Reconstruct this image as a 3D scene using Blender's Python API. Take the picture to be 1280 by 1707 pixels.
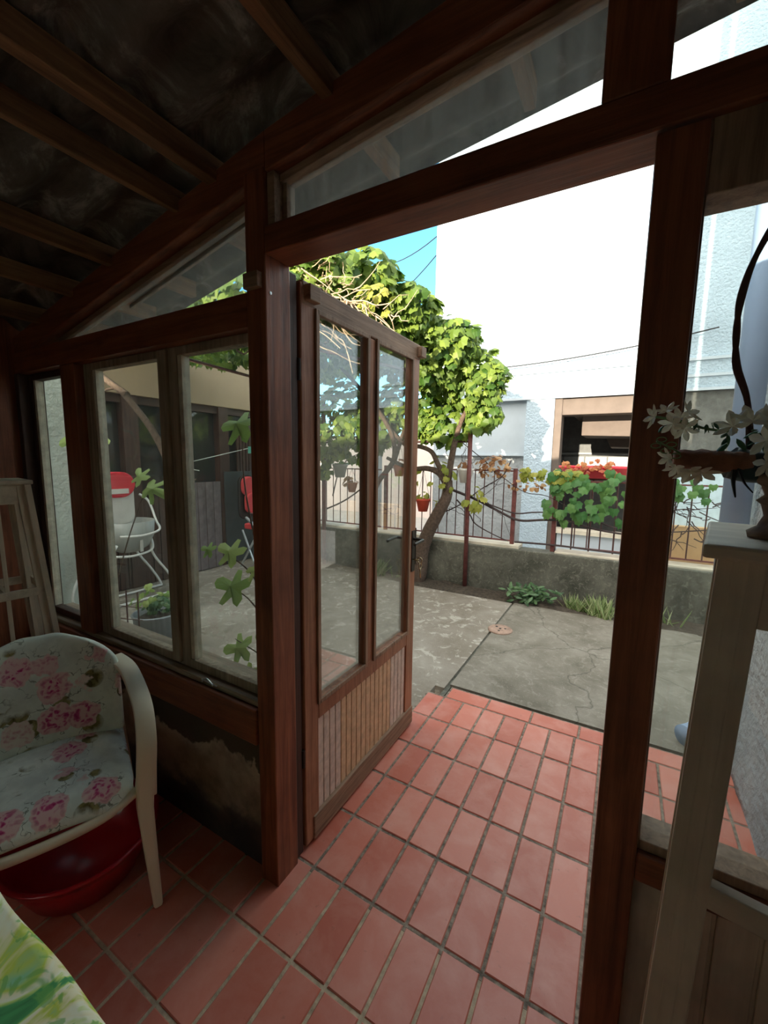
import bpy, bmesh, math, random
from mathutils import Vector, Matrix
random.seed(7)
PI = math.pi
# ---------------------------------------------------------------- scene, camera, light
scene = bpy.context.scene
for o in list(bpy.data.objects): bpy.data.objects.remove(o)
C = scene.collection
F_PX, YAW, PITCH, ROLL, CAM_H = 695.0, 29.8, -7.4, 0.8, 1.5
cam = bpy.data.cameras.new('camera'); camo = bpy.data.objects.new('camera', cam); C.objects.link(camo)
cam.sensor_fit = 'VERTICAL'; cam.sensor_height = 24.0; cam.lens = F_PX / 1707.0 * 24.0
cam.clip_start = 0.02; cam.clip_end = 300
camo.matrix_world = (Matrix.Translation((0, 0, CAM_H)) @ Matrix.Rotation(math.radians(YAW), 4, 'Z')
    @ Matrix.Rotation(math.radians(90 + PITCH), 4, 'X') @ Matrix.Rotation(math.radians(ROLL), 4, 'Z'))
scene.camera = camo
scene.view_settings.view_transform = 'Standard'; scene.view_settings.look = 'None'
scene.view_settings.gamma = 1.0; scene.view_settings.use_curve_mapping = False
scene.view_settings.exposure = 1.8
scene.cycles.max_bounces = 10; scene.cycles.diffuse_bounces = 6; scene.cycles.transparent_max_bounces = 16
world = bpy.data.worlds.new('world'); scene.world = world; world.use_nodes = True
wn = world.node_tree.nodes; wl = world.node_tree.links
sky = wn.new('ShaderNodeTexSky'); sky.sky_type = 'NISHITA'; sky.sun_disc = False
sky.sun_elevation = math.radians(28); sky.sun_rotation = math.radians(180); sky.air_density = 1.0; sky.dust_density = 0.6
hs = wn.new('ShaderNodeHueSaturation'); hs.inputs['Saturation'].default_value = 1.05
hs.inputs['Hue'].default_value = 0.485
wl.new(sky.outputs[0], hs.inputs['Color'])
# bright milky haze around the low sun, which stands behind the camera
tcw = wn.new('ShaderNodeTexCoord'); dp_ = wn.new('ShaderNodeVectorMath'); dp_.operation = 'DOT_PRODUCT'; dp_.inputs[1].default_value = (-0.03, -0.95, 0.3)
wl.new(tcw.outputs['Generated'], dp_.inputs[0])
mr = wn.new('ShaderNodeMapRange'); mr.inputs['From Min'].default_value = -0.35; mr.inputs['From Max'].default_value = 0.9
wl.new(dp_.outputs['Value'], mr.inputs['Value'])
sm_ = wn.new('ShaderNodeVectorMath'); sm_.operation = 'MULTIPLY'; sm_.inputs[1].default_value = (0.30, 0.52, 0.62); wl.new(hs.outputs[0], sm_.inputs[0])
mxw = wn.new('ShaderNodeMix'); mxw.data_type = 'RGBA'; wl.new(mr.outputs[0], mxw.inputs[0]); wl.new(sm_.outputs[0], mxw.inputs[6]); mxw.inputs[7].default_value = (6.2, 5.8, 5.1, 1)
wl.new(mxw.outputs[2], wn['Background'].inputs[0])
wn['Background'].inputs[1].default_value = 0.26
sun = bpy.data.lights.new('sun', 'SUN'); suno = bpy.data.objects.new('sun', sun); C.objects.link(suno)
sun.energy = 4.2; sun.color = (1.0, 0.87, 0.68); sun.angle = math.radians(0.7)
suno.rotation_euler = Vector((0.035, 1.0, -0.165)).to_track_quat('-Z', 'Y').to_euler()

# ---------------------------------------------------------------- helpers
def thing(name, label, cat, loc=(0, 0, 0), rotz=0, group=None):
    o = bpy.data.objects.new(name, None); C.objects.link(o); o.empty_display_size = 0.1
    o.location = loc; o.rotation_euler = (0, 0, rotz); o['label'] = label; o['category'] = cat
    if group: o['group'] = group
    return o
def tag(o, label, cat, group=None, kind=None):
    o['label'] = label; o['category'] = cat
    if group: o['group'] = group
    if kind: o['kind'] = kind
    return o
def obj(name, bm, mats, parent=None, smooth=False, bevel=0, local=False):
    me = bpy.data.meshes.new(name)
    bmesh.ops.recalc_face_normals(bm, faces=bm.faces)
    bm.to_mesh(me); bm.free()
    for m in (mats if isinstance(mats, (list, tuple)) else [mats]): me.materials.append(m)
    o = bpy.data.objects.new(name, me); C.objects.link(o)
    if smooth:
        for p in me.polygons: p.use_smooth = True
    if parent:
        o.parent = parent
        if not local:   # geometry was written in world coordinates
            M = Matrix.LocRotScale(parent.location, parent.rotation_euler, None)
            if parent.parent: M = Matrix.LocRotScale(parent.parent.location, parent.parent.rotation_euler, None) @ M
            o.matrix_local = M.inverted()
    if bevel:
        b = o.modifiers.new('bevel', 'BEVEL'); b.width = bevel; b.segments = 2; b.limit_method = 'ANGLE'
    return o
def struct(name, bm, mats, label=None, **k):
    o = obj(name, bm, mats, **k); o['kind'] = 'structure'
    o['label'] = label or name.replace('_', ' '); o['category'] = name.split('_')[0]
    return o
def raw(name, verts, faces, mats, parent=None, smooth=False):
    me = bpy.data.meshes.new(name); me.from_pydata(verts, [], faces)
    for m in (mats if isinstance(mats, (list, tuple)) else [mats]): me.materials.append(m)
    o = bpy.data.objects.new(name, me); C.objects.link(o)
    if smooth:
        for p in me.polygons: p.use_smooth = True
    if parent:
        o.parent = parent; o.matrix_local = Matrix.LocRotScale(parent.location, parent.rotation_euler, None).inverted()
    return o
def B(): return bmesh.new()
def box(bm, x0, x1, y0, y1, z0, z1, mi=0):
    vs = [bm.verts.new(p) for p in ((x0,y0,z0),(x1,y0,z0),(x1,y1,z0),(x0,y1,z0),(x0,y0,z1),(x1,y0,z1),(x1,y1,z1),(x0,y1,z1))]
    for f in ((0,3,2,1),(4,5,6,7),(0,1,5,4),(1,2,6,5),(2,3,7,6),(3,0,4,7)):
        fc = bm.faces.new([vs[i] for i in f]); fc.material_index = mi
    return bm
def prism(bm, pts, axis, a, b, mi=0):
    """pts: 2D polygon, extruded along axis from a to b"""
    def P(p, t): return {'x': (t, p[0], p[1]), 'y': (p[0], t, p[1]), 'z': (p[0], p[1], t)}[axis]
    A = [bm.verts.new(P(p, a)) for p in pts]; D = [bm.verts.new(P(p, b)) for p in pts]; n = len(pts)
    fs = [bm.faces.new(A), bm.faces.new(D[::-1])]
    for i in range(n): fs.append(bm.faces.new((A[i], D[i], D[(i+1) % n], A[(i+1) % n])))
    for f in fs: f.material_index = mi
    return bm
def beam(bm, a, b, w, h, up=(0, 0, 1), w2=None, h2=None):
    a, b = Vector(a), Vector(b); d = (b - a).normalized(); s = d.cross(Vector(up)).normalized(); u = s.cross(d)
    w2 = w2 or w; h2 = h2 or h; R = []
    for p, ww, hh in ((a, w, h), (b, w2, h2)):
        R.append([bm.verts.new(p + s*ww/2*i + u*hh/2*j) for i, j in ((-1,-1),(1,-1),(1,1),(-1,1))])
    bm.faces.new(R[0]); bm.faces.new(R[1][::-1])
    for i in range(4): bm.faces.new((R[0][i], R[1][i], R[1][(i+1) % 4], R[0][(i+1) % 4]))
    return bm
def tube(bm, pts, r, n=8, r2=None, closed=False, flat=1.0):
    pts = [Vector(p) for p in pts]; N = len(pts); rings = []
    rr = [r + ((r2 if r2 is not None else r) - r) * i / max(1, N-1) for i in range(N)] if not isinstance(r, (list, tuple)) else r
    prev = None
    for i, p in enumerate(pts):
        if closed: t = (pts[(i+1) % N] - pts[i-1]).normalized()
        else: t = (pts[min(i+1, N-1)] - pts[max(i-1, 0)]).normalized()
        if prev is None:
            prev = t.orthogonal().normalized()
        prev = (prev - t * prev.dot(t)).normalized(); q = t.cross(prev)
        rings.append([bm.verts.new(p + (prev*math.cos(2*PI*k/n) + q*math.sin(2*PI*k/n)*flat)*rr[i]) for k in range(n)])
    for i in range(N if closed else N-1):
        a, b = rings[i], rings[(i+1) % N]
        for k in range(n): bm.faces.new((a[k], a[(k+1) % n], b[(k+1) % n], b[k]))
    if not closed:
        bm.faces.new(rings[0][::-1]); bm.faces.new(rings[-1])
    return bm
def lathe(bm, prof, c=(0, 0, 0), n=32, cap=False):
    rings = [[bm.verts.new((c[0]+r*math.cos(2*PI*k/n), c[1]+r*math.sin(2*PI*k/n), c[2]+z)) for k in range(n)] for r, z in prof]
    for a, b in zip(rings, rings[1:]):
        for k in range(n): bm.faces.new((a[k], a[(k+1) % n], b[(k+1) % n], b[k]))
    if cap: bm.faces.new(rings[0][::-1]); bm.faces.new(rings[-1])
    else: bm.faces.new(rings[0][::-1])
    return bm
def smoothline(pts, n=6):
    P = [Vector(p) for p in pts]; out = []
    for i in range(len(P)-1):
        p0, p1, p2, p3 = P[max(i-1, 0)], P[i], P[i+1], P[min(i+2, len(P)-1)]
        for k in range(n):
            t = k/n
            out.append(0.5*((2*p1)+(p2-p0)*t+(2*p0-5*p1+4*p2-p3)*t*t+(3*p1-p0-3*p2+p3)*t**3))
    out.append(P[-1]); return out

# ---------------------------------------------------------------- materials
def mat(name, rough=0.6, spec=0.4):
    m = bpy.data.materials.new(name); m.use_nodes = True; nt = m.node_tree
    b = nt.nodes['Principled BSDF']; b.inputs['Roughness'].default_value = rough
    b.inputs['Specular IOR Level'].default_value = spec
    return m, nt, b
def N(nt, t, **k):
    n = nt.nodes.new(t)
    for a, v in k.items():
        if a in n.inputs: n.inputs[a].default_value = v
        else: setattr(n, a, v)
    return n
def coords(nt, scale=(1, 1, 1)):
    t = N(nt, 'ShaderNodeTexCoord'); mp = N(nt, 'ShaderNodeMapping'); mp.inputs['Scale'].default_value = scale
    nt.links.new(t.outputs['Object'], mp.inputs[0]); return mp.outputs[0]
def noise(nt, vec, scale, detail=6, rough=0.6, dist=0):
    n = N(nt, 'ShaderNodeTexNoise'); n.inputs['Scale'].default_value = scale; n.inputs['Detail'].default_value = detail
    n.inputs['Roughness'].default_value = rough; n.inputs['Distortion'].default_value = dist
    nt.links.new(vec, n.inputs['Vector']); return n.outputs['Fac']
def ramp(nt, fac, stops):
    r = N(nt, 'ShaderNodeValToRGB'); e = r.color_ramp.elements
    while len(e) < len(stops): e.new(0.5)
    for i, (p, c) in enumerate(stops):
        e[i].position = p; e[i].color = (*c, 1) if len(c) == 3 else c
    nt.links.new(fac, r.inputs[0]); return r.outputs[0]
def mix(nt, fac, a, b):
    m = N(nt, 'ShaderNodeMix'); m.data_type = 'RGBA'
    for s, v in (('Factor', fac), ('A', a), ('B', b)):
        i = [x for x in m.inputs if x.name == s and (x.type == ('VALUE' if s == 'Factor' else 'RGBA'))][0]
        if isinstance(v, (int, float)): i.default_value = v
        elif isinstance(v, tuple): i.default_value = (*v, 1)
        else: nt.links.new(v, i)
    return [x for x in m.outputs if x.type == 'RGBA'][0]
def math_(nt, op, a, b=0.0):
    m = N(nt, 'ShaderNodeMath'); m.operation = op
    for i, v in enumerate((a, b)):
        if isinstance(v, (int, float)): m.inputs[i].default_value = v
        else: nt.links.new(v, m.inputs[i])
    return m.outputs[0]
def bump(nt, b, h, strength=0.4, dist=0.01):
    n = N(nt, 'ShaderNodeBump'); n.inputs['Strength'].default_value = strength; n.inputs['Distance'].default_value = dist
    nt.links.new(h, n.inputs['Height']); nt.links.new(n.outputs[0], b.inputs['Normal'])
def plain(name, c, rough=0.5, var=0.12, scale=12, bmp=0.0, spec=0.4, metal=0.0):
    m, nt, b = mat(name, rough, spec); v = coords(nt); f = noise(nt, v, scale)
    lo = tuple(x*(1-var) for x in c); hi = tuple(min(1, x*(1+var)) for x in c)
    nt.links.new(ramp(nt, f, [(0.3, lo), (0.7, hi)]), b.inputs['Base Color']); b.inputs['Metallic'].default_value = metal
    if bmp: bump(nt, b, f, bmp)
    return m
def wood(name, axis, dark, light, rough=0.5, s=1.0):
    m, nt, b = mat(name, rough, 0.35)
    sc = {'x': (1.2*s, 22*s, 22*s), 'y': (22*s, 1.2*s, 22*s), 'z': (22*s, 22*s, 1.2*s)}[axis]
    v = coords(nt, sc); f = noise(nt, v, 2.2, 8, 0.65, 0.6)
    v2 = coords(nt, (1, 1, 1)); g = noise(nt, v2, 5, 4)
    knot = noise(nt, coords(nt, {'x': (2, 7, 7), 'y': (7, 2, 7), 'z': (7, 7, 2)}[axis]), 1.3, 2)
    col = ramp(nt, f, [(0.28, dark), (0.5, tuple((a+c)/2 for a, c in zip(dark, light))), (0.72, light)])
    col = mix(nt, ramp(nt, g, [(0.45, (0, 0, 0)), (0.75, (0.45, 0.45, 0.45))]), col, tuple(x*0.45 for x in dark))
    col = mix(nt, ramp(nt, knot, [(0.68, (0, 0, 0)), (0.78, (0.7, 0.7, 0.7))]), col, tuple(x*0.4 for x in dark))
    nt.links.new(col, b.inputs['Base Color']); bump(nt, b, f, 0.35, 0.004)
    return m
W = {}
for a in 'xyz':
    W['red'+a] = wood('reddish varnished wood '+a, a, (0.12, 0.033, 0.017), (0.38, 0.125, 0.058), 0.42)
    W['old'+a] = wood('weathered wood '+a, a, (0.15, 0.085, 0.05), (0.46, 0.29, 0.19), 0.6)
    W['grey'+a] = wood('grimy grey brown wood '+a, a, (0.16, 0.115, 0.075), (0.48, 0.37, 0.26), 0.7)
    W['dark'+a] = wood('dark brown boards '+a, a, (0.035, 0.018, 0.013), (0.10, 0.052, 0.037), 0.55)
    W['roof'+a] = wood('old rafters '+a, a, (0.13, 0.06, 0.03), (0.38, 0.20, 0.09), 0.7)
    W['door'+a] = wood('faded door wood '+a, a, (0.20, 0.07, 0.033), (0.52, 0.24, 0.13), 0.45)
    W['cream'+a] = wood('cream painted wood '+a, a, (0.56, 0.44, 0.32), (0.80, 0.67, 0.52), 0.5, 0.5)
# terracotta tiles: colour per tile, worn lighter patches
tile, nt, b = mat('terracotta tile', 0.42, 0.45)
geo = N(nt, 'ShaderNodeNewGeometry'); v = coords(nt)
c1 = ramp(nt, geo.outputs['Random Per Island'], [(0.0, (0.48, 0.115, 0.07)), (0.5, (0.56, 0.155, 0.10)), (1.0, (0.66, 0.22, 0.155))])
w = noise(nt, v, 6, 5, 0.6, 0.3)
c2 = mix(nt, ramp(nt, w, [(0.42, (0, 0, 0)), (0.70, (0.42, 0.42, 0.42))]), c1, (0.72, 0.38, 0.31))
sp = noise(nt, v, 34, 3)
c3 = mix(nt, ramp(nt, sp, [(0.66, (0, 0, 0)), (0.75, (0.35, 0.35, 0.35))]), c2, (0.2, 0.08, 0.05))
nt.links.new(c3, b.inputs['Base Color']); bump(nt, b, noise(nt, v, 60, 4), 0.12, 0.002)
grout_in = plain('cream grout', (0.46, 0.36, 0.25), 0.9, 0.3, 40, 0.5)
grout_out = plain('dirty outdoor grout', (0.25, 0.20, 0.155), 0.95, 0.6, 45, 0.8)
# concrete
def concrete(name, base, light, dark, scale=2.0, cracks=False, blotch=0.5):
    m, nt, b = mat(name, 0.85, 0.3); v = coords(nt)
    f = noise(nt, v, scale, 10, 0.68, 0.4); g = noise(nt, v, scale*6, 8, 0.7, 0.8); sp = noise(nt, v, 90, 2)
    col = ramp(nt, f, [(0.3, dark), (0.52, base), (0.75, tuple((x+y)/2 for x, y in zip(base, light)))])
    col = mix(nt, ramp(nt, g, [(0.54, (0, 0, 0)), (0.60, (blotch, blotch, blotch))]), col, light)
    col = mix(nt, ramp(nt, sp, [(0.62, (0, 0, 0)), (0.72, (0.4, 0.4, 0.4))]), col, light)
    if cracks:
        vo = N(nt, 'ShaderNodeTexVoronoi'); vo.feature = 'DISTANCE_TO_EDGE'; vo.inputs['Scale'].default_value = 0.8
        dn = N(nt, 'ShaderNodeTexNoise'); dn.inputs['Scale'].default_value = 3.0; dn.inputs['Detail'].default_value = 5
        nt.links.new(v, dn.inputs['Vector'])
        va = N(nt, 'ShaderNodeVectorMath'); va.operation = 'MULTIPLY_ADD'; va.inputs[1].default_value = (0.35, 0.35, 0.35)
        nt.links.new(dn.outputs['Color'], va.inputs[0]); nt.links.new(v, va.inputs[2]); nt.links.new(va.outputs[0], vo.inputs['Vector'])
        col = mix(nt, ramp(nt, vo.outputs['Distance'], [(0.0, (0.6, 0.6, 0.6)), (0.006, (0, 0, 0))]), col, tuple(x*0.4 for x in dark))
    nt.links.new(col, b.inputs['Base Color']); bump(nt, b, g, 0.4, 0.006)
    return m
slab_l = concrete('mottled old concrete', (0.27, 0.235, 0.19), (0.50, 0.46, 0.39), (0.17, 0.14, 0.10), 1.3, blotch=0.7)
slab_r = concrete('cracked grey concrete', (0.22, 0.195, 0.155), (0.40, 0.37, 0.31), (0.13, 0.115, 0.085), 2.6, True, 0.28)
wallc = concrete('damp low wall concrete', (0.12, 0.118, 0.095), (0.27, 0.26, 0.21), (0.045, 0.047, 0.035), 3.5, blotch=0.45)
soil = plain('dark soil', (0.07, 0.055, 0.04), 0.95, 0.5, 30, 1.0)
def stucco(name, c, scale=28, strength=1.0, dist=0.03, var=0.12):
    m, nt, b = mat(name, 0.85, 0.2); v = coords(nt)
    h = noise(nt, v, scale, 4, 0.55, 0.15); g = noise(nt, v, 1.5, 4)
    nt.links.new(ramp(nt, g, [(0.3, tuple(x*(1-var) for x in c)), (0.7, tuple(min(1, x*(1+var)) for x in c))]), b.inputs['Base Color'])
    bump(nt, b, h, strength, dist); return m
house_white = stucco('white roughcast facade', (0.44, 0.54, 0.62))
rough_grey = stucco('rough grey plaster', (0.34, 0.36, 0.37), 16, 0.8, 0.03, 0.25)
smooth_white = plain('smooth pale plaster', (0.46, 0.52, 0.57), 0.8, 0.05, 5)
plaster_l = stucco('grey patched plaster', (0.50, 0.53, 0.47), 22, 0.9, 0.02, 0.25)
plaster_r = stucco('house side plaster', (0.45, 0.46, 0.46), 20, 0.9, 0.03, 0.15)
dark_plaster = plain('dark concrete band', (0.12, 0.12, 0.11), 0.9, 0.3, 14, 0.8)
beige = plain('beige fascia', (0.36, 0.26, 0.165), 0.6, 0.06, 3)
tan = plain('tan paint', (0.62, 0.40, 0.20), 0.8, 0.1, 4)
brownish = plain('brown grey concrete beam', (0.12, 0.095, 0.08), 0.8, 0.12, 6)
coping_m = plain('pale coping', (0.62, 0.56, 0.45), 0.8, 0.15, 8)
pink_wall = plain('pinkish white wall', (0.70, 0.60, 0.56), 0.85, 0.08, 2)
street_m = plain('pale road surface', (0.42, 0.40, 0.37), 0.9, 0.12, 3)
iron = plain('rusty brown iron', (0.085, 0.035, 0.03), 0.6, 0.35, 30)
rail_m = plain('red brown painted iron', (0.17, 0.055, 0.05), 0.55, 0.3, 20)
white_tube = plain('white enamel tube', (0.80, 0.78, 0.74), 0.35, 0.04)
plastic = plain('cream plastic', (0.84, 0.70, 0.53), 0.38, 0.04, 4, spec=0.5)
red_plastic = plain('deep red plastic', (0.48, 0.008, 0.02), 0.28, 0.06, 4, spec=0.6)
red_cloth = plain('red vinyl', (0.72, 0.03, 0.05), 0.45, 0.1)
coral = plain('coral red padding', (0.72, 0.08, 0.09), 0.6, 0.08)
white_cloth = plain('white padded cloth', (0.72, 0.68, 0.63), 0.8, 0.1, 6)
clear_grey = plain('grey translucent plastic', (0.42, 0.43, 0.40), 0.35, 0.1, 5)
silver = plain('pale steel', (0.62, 0.66, 0.67), 0.3, 0.05, metal=0.7)
dark_metal = plain('dark metal', (0.05, 0.045, 0.04), 0.4, 0.2, metal=0.6)
brass = plain('aged brass', (0.45, 0.36, 0.22), 0.3, 0.15, metal=0.9)
pipe_m = plain('blue grey downpipe', (0.34, 0.45, 0.64), 0.38, 0.05, 3, spec=0.5)
terracotta = plain('terracotta pot', (0.55, 0.07, 0.035), 0.55, 0.1)
orange_m = plain('orange pot', (0.75, 0.20, 0.06), 0.5, 0.1)
bark = plain('grape vine bark', (0.11, 0.075, 0.055), 0.95, 0.4, 40, 1.0)
twig_dry = plain('dry tan twigs', (0.50, 0.36, 0.23), 0.9, 0.25, 25)
twig_dark = plain('dark thin vine wood', (0.07, 0.05, 0.05), 0.9, 0.3, 25)
gal = plain('galvanised zinc', (0.26, 0.28, 0.29), 0.5, 0.25, 6, metal=0.3)
black = plain('black rubber', (0.015, 0.015, 0.016), 0.6)
cord_m = plain('pale cord', (0.65, 0.66, 0.60), 0.7)
# corrugated sheet with damp stains
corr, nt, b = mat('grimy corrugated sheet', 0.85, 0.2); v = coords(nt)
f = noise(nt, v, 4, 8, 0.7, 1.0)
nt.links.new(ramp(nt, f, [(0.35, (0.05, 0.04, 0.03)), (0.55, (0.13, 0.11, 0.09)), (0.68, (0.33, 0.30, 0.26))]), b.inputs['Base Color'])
# peeling parapet paint
peel, nt, b = mat('peeling dark painted plaster', 0.85, 0.25); v = coords(nt)
sx = N(nt, 'ShaderNodeSeparateXYZ'); nt.links.new(v, sx.inputs[0])
nz = noise(nt, v, 5, 6, 0.6, 0.3); zz = math_(nt, 'ADD', sx.outputs['Z'], math_(nt, 'MULTIPLY', math_(nt, 'SUBTRACT', nz, 0.5), 0.28))
patch = ramp(nt, zz, [(0.10, (0.05, 0.042, 0.045)), (0.15, (0.10, 0.085, 0.075)), (0.20, (0.34, 0.26, 0.19)), (0.34, (0.42, 0.34, 0.25)), (0.385, (0.52, 0.44, 0.34)), (0.395, (0.085, 0.068, 0.05))])
st = noise(nt, v, 11, 6); patch = mix(nt, ramp(nt, st, [(0.45, (0, 0, 0)), (0.7, (0.6, 0.6, 0.6))]), patch, (0.12, 0.09, 0.07))
nt.links.new(patch, b.inputs['Base Color']); bump(nt, b, zz, 0.5, 0.02)
# floral cover
def floral(name, base, seed, sc=7.6):
    m, nt, b = mat(name, 0.8, 0.2); t = N(nt, 'ShaderNodeTexCoord'); mp = N(nt, 'ShaderNodeMapping')
    mp.inputs['Location'].default_value = (seed, seed*1.7, seed*0.6); nt.links.new(t.outputs['Object'], mp.inputs[0]); v = mp.outputs[0]
    dn = N(nt, 'ShaderNodeTexNoise'); dn.inputs['Scale'].default_value = 22; dn.inputs['Detail'].default_value = 3; nt.links.new(v, dn.inputs['Vector'])
    va = N(nt, 'ShaderNodeVectorMath'); va.operation = 'MULTIPLY_ADD'; va.inputs[1].default_value = (0.06,)*3
    nt.links.new(dn.outputs['Color'], va.inputs[0]); nt.links.new(v, va.inputs[2]); dv = va.outputs[0]
    def vor(scale, rnd=1.0, vec=dv):
        o = N(nt, 'ShaderNodeTexVoronoi'); o.inputs['Scale'].default_value = scale; o.inputs['Randomness'].default_value = rnd
        nt.links.new(vec, o.inputs['Vector']); return o
    big = vor(sc, 0.75); pet = vor(sc*8); leaf = vor(sc*1.25, 0.9, mp.outputs[0])
    petc = ramp(nt, pet.outputs['Distance'], [(0.05, (0.42, 0.015, 0.12)), (0.35, (0.66, 0.10, 0.24)), (0.6, (0.82, 0.50, 0.50))])
    pale = ramp(nt, pet.outputs['Distance'], [(0.05, (0.60, 0.18, 0.24)), (0.35, (0.74, 0.50, 0.45)), (0.6, (0.80, 0.70, 0.60))])
    sc2 = N(nt, 'ShaderNodeSeparateColor'); nt.links.new(big.outputs['Color'], sc2.inputs[0])
    fl = mix(nt, ramp(nt, sc2.outputs[0], [(0.6, (0, 0, 0)), (0.62, (1, 1, 1))]), petc, pale)
    fl = mix(nt, ramp(nt, big.outputs['Distance'], [(0.22, (0, 0, 0)), (0.42, (0.75, 0.75, 0.75))]), fl, (0.82, 0.62, 0.56))
    lv = ramp(nt, noise(nt, dv, 30, 3), [(0.4, (0.13, 0.10, 0.03)), (0.6, (0.36, 0.30, 0.12))])
    stem = N(nt, 'ShaderNodeTexNoise'); stem.inputs['Scale'].default_value = 17; nt.links.new(dv, stem.inputs['Vector'])
    s1 = ramp(nt, stem.outputs['Fac'], [(0.485, (0, 0, 0)), (0.495, (0.8, 0.8, 0.8)), (0.505, (0.8, 0.8, 0.8)), (0.515, (0, 0, 0))])
    near = ramp(nt, big.outputs['Distance'], [(0.5, (1, 1, 1)), (0.66, (0, 0, 0))])
    c = ramp(nt, noise(nt, mp.outputs[0], 14, 5), [(0.4, tuple(x*0.84 for x in base)), (0.6, base)])
    c = mix(nt, mix(nt, near, (0, 0, 0), s1), c, (0.14, 0.15, 0.10))
    lf = mix(nt, near, (0, 0, 0), ramp(nt, leaf.outputs['Distance'], [(0.32, (1, 1, 1)), (0.35, (0, 0, 0))]))
    c = mix(nt, lf, c, lv)
    c = mix(nt, ramp(nt, big.outputs['Distance'], [(0.40, (1, 1, 1)), (0.43, (0, 0, 0))]), c, fl)
    nt.links.new(c, b.inputs['Base Color']); bump(nt, b, noise(nt, v, 8, 3), 0.3, 0.01); return m
cover_back = floral('floral cover back', (0.80, 0.82, 0.72), 0.3)
cover_seat = floral('floral cover seat', (0.86, 0.88, 0.80), 3.3, 8.0)
# watercolour leaf tablecloth
cloth, nt, b = mat('green and yellow leaf print cloth', 0.7, 0.3); v = coords(nt)
a1 = noise(nt, v, 7, 4, 0.5, 1.5)
c = ramp(nt, a1, [(0.30, (0.04, 0.10, 0.04)), (0.41, (0.10, 0.40, 0.14)), (0.45, (0.66, 0.80, 0.22)), (0.49, (0.95, 0.94, 0.72)), (0.55, (0.94, 0.86, 0.55)), (0.60, (0.62, 0.70, 0.10)), (0.68, (0.25, 0.62, 0.42))])
c = mix(nt, ramp(nt, noise(nt, v, 13, 3, 0.5, 2.5), [(0.58, (0, 0, 0)), (0.62, (0.7, 0.7, 0.7))]), c, (0.20, 0.50, 0.12))
c = mix(nt, ramp(nt, noise(nt, v, 10, 3, 0.5, 3), [(0.68, (0, 0, 0)), (0.70, (0.85, 0.85, 0.85))]), c, (0.05, 0.06, 0.04))
nt.links.new(c, b.inputs['Base Color'])
def leafmat(name, a, bb, trans=0.35, rough=0.5):
    m, nt, b = mat(name, rough, 0.35); geo = N(nt, 'ShaderNodeNewGeometry')
    c = ramp(nt, geo.outputs['Random Per Island'], [(0.0, a), (1.0, bb)])
    nt.links.new(c, b.inputs['Base Color']); tr = N(nt, 'ShaderNodeBsdfTranslucent'); nt.links.new(c, tr.inputs[0])
    ms = N(nt, 'ShaderNodeMixShader'); ms.inputs[0].default_value = trans
    nt.links.new(b.outputs[0], ms.inputs[1]); nt.links.new(tr.outputs[0], ms.inputs[2])
    nt.links.new(ms.outputs[0], nt.nodes['Material Output'].inputs[0]); return m
vine_leaf = leafmat('grape leaves', (0.05, 0.12, 0.018), (0.24, 0.33, 0.055), 0.4)
fig_leaf = leafmat('fig leaves', (0.22, 0.36, 0.08), (0.50, 0.60, 0.20), 0.4)
fence_leaf = leafmat('fence vine leaves', (0.06, 0.18, 0.05), (0.15, 0.30, 0.08), 0.35)
yellow_leaf = leafmat('yellow green leaves', (0.26, 0.30, 0.04), (0.42, 0.40, 0.08), 0.4)
dry_leaf = leafmat('dry brown leaves', (0.30, 0.13, 0.06), (0.58, 0.36, 0.17), 0.25)
orange_leaf = leafmat('orange red leaves', (0.45, 0.09, 0.04), (0.6, 0.28, 0.10), 0.3)
hosta_leaf = leafmat('glossy dark leaves', (0.04, 0.10, 0.04), (0.15, 0.25, 0.11), 0.2, 0.35)
grass_leaf = leafmat('grass blades', (0.16, 0.26, 0.07), (0.48, 0.52, 0.28), 0.3)
petal = leafmat('cream petals', (0.60, 0.52, 0.36), (0.80, 0.76, 0.62), 0.3)
dark_leaf = leafmat('dark green leaves', (0.02, 0.06, 0.03), (0.07, 0.16, 0.07), 0.15)
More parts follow.
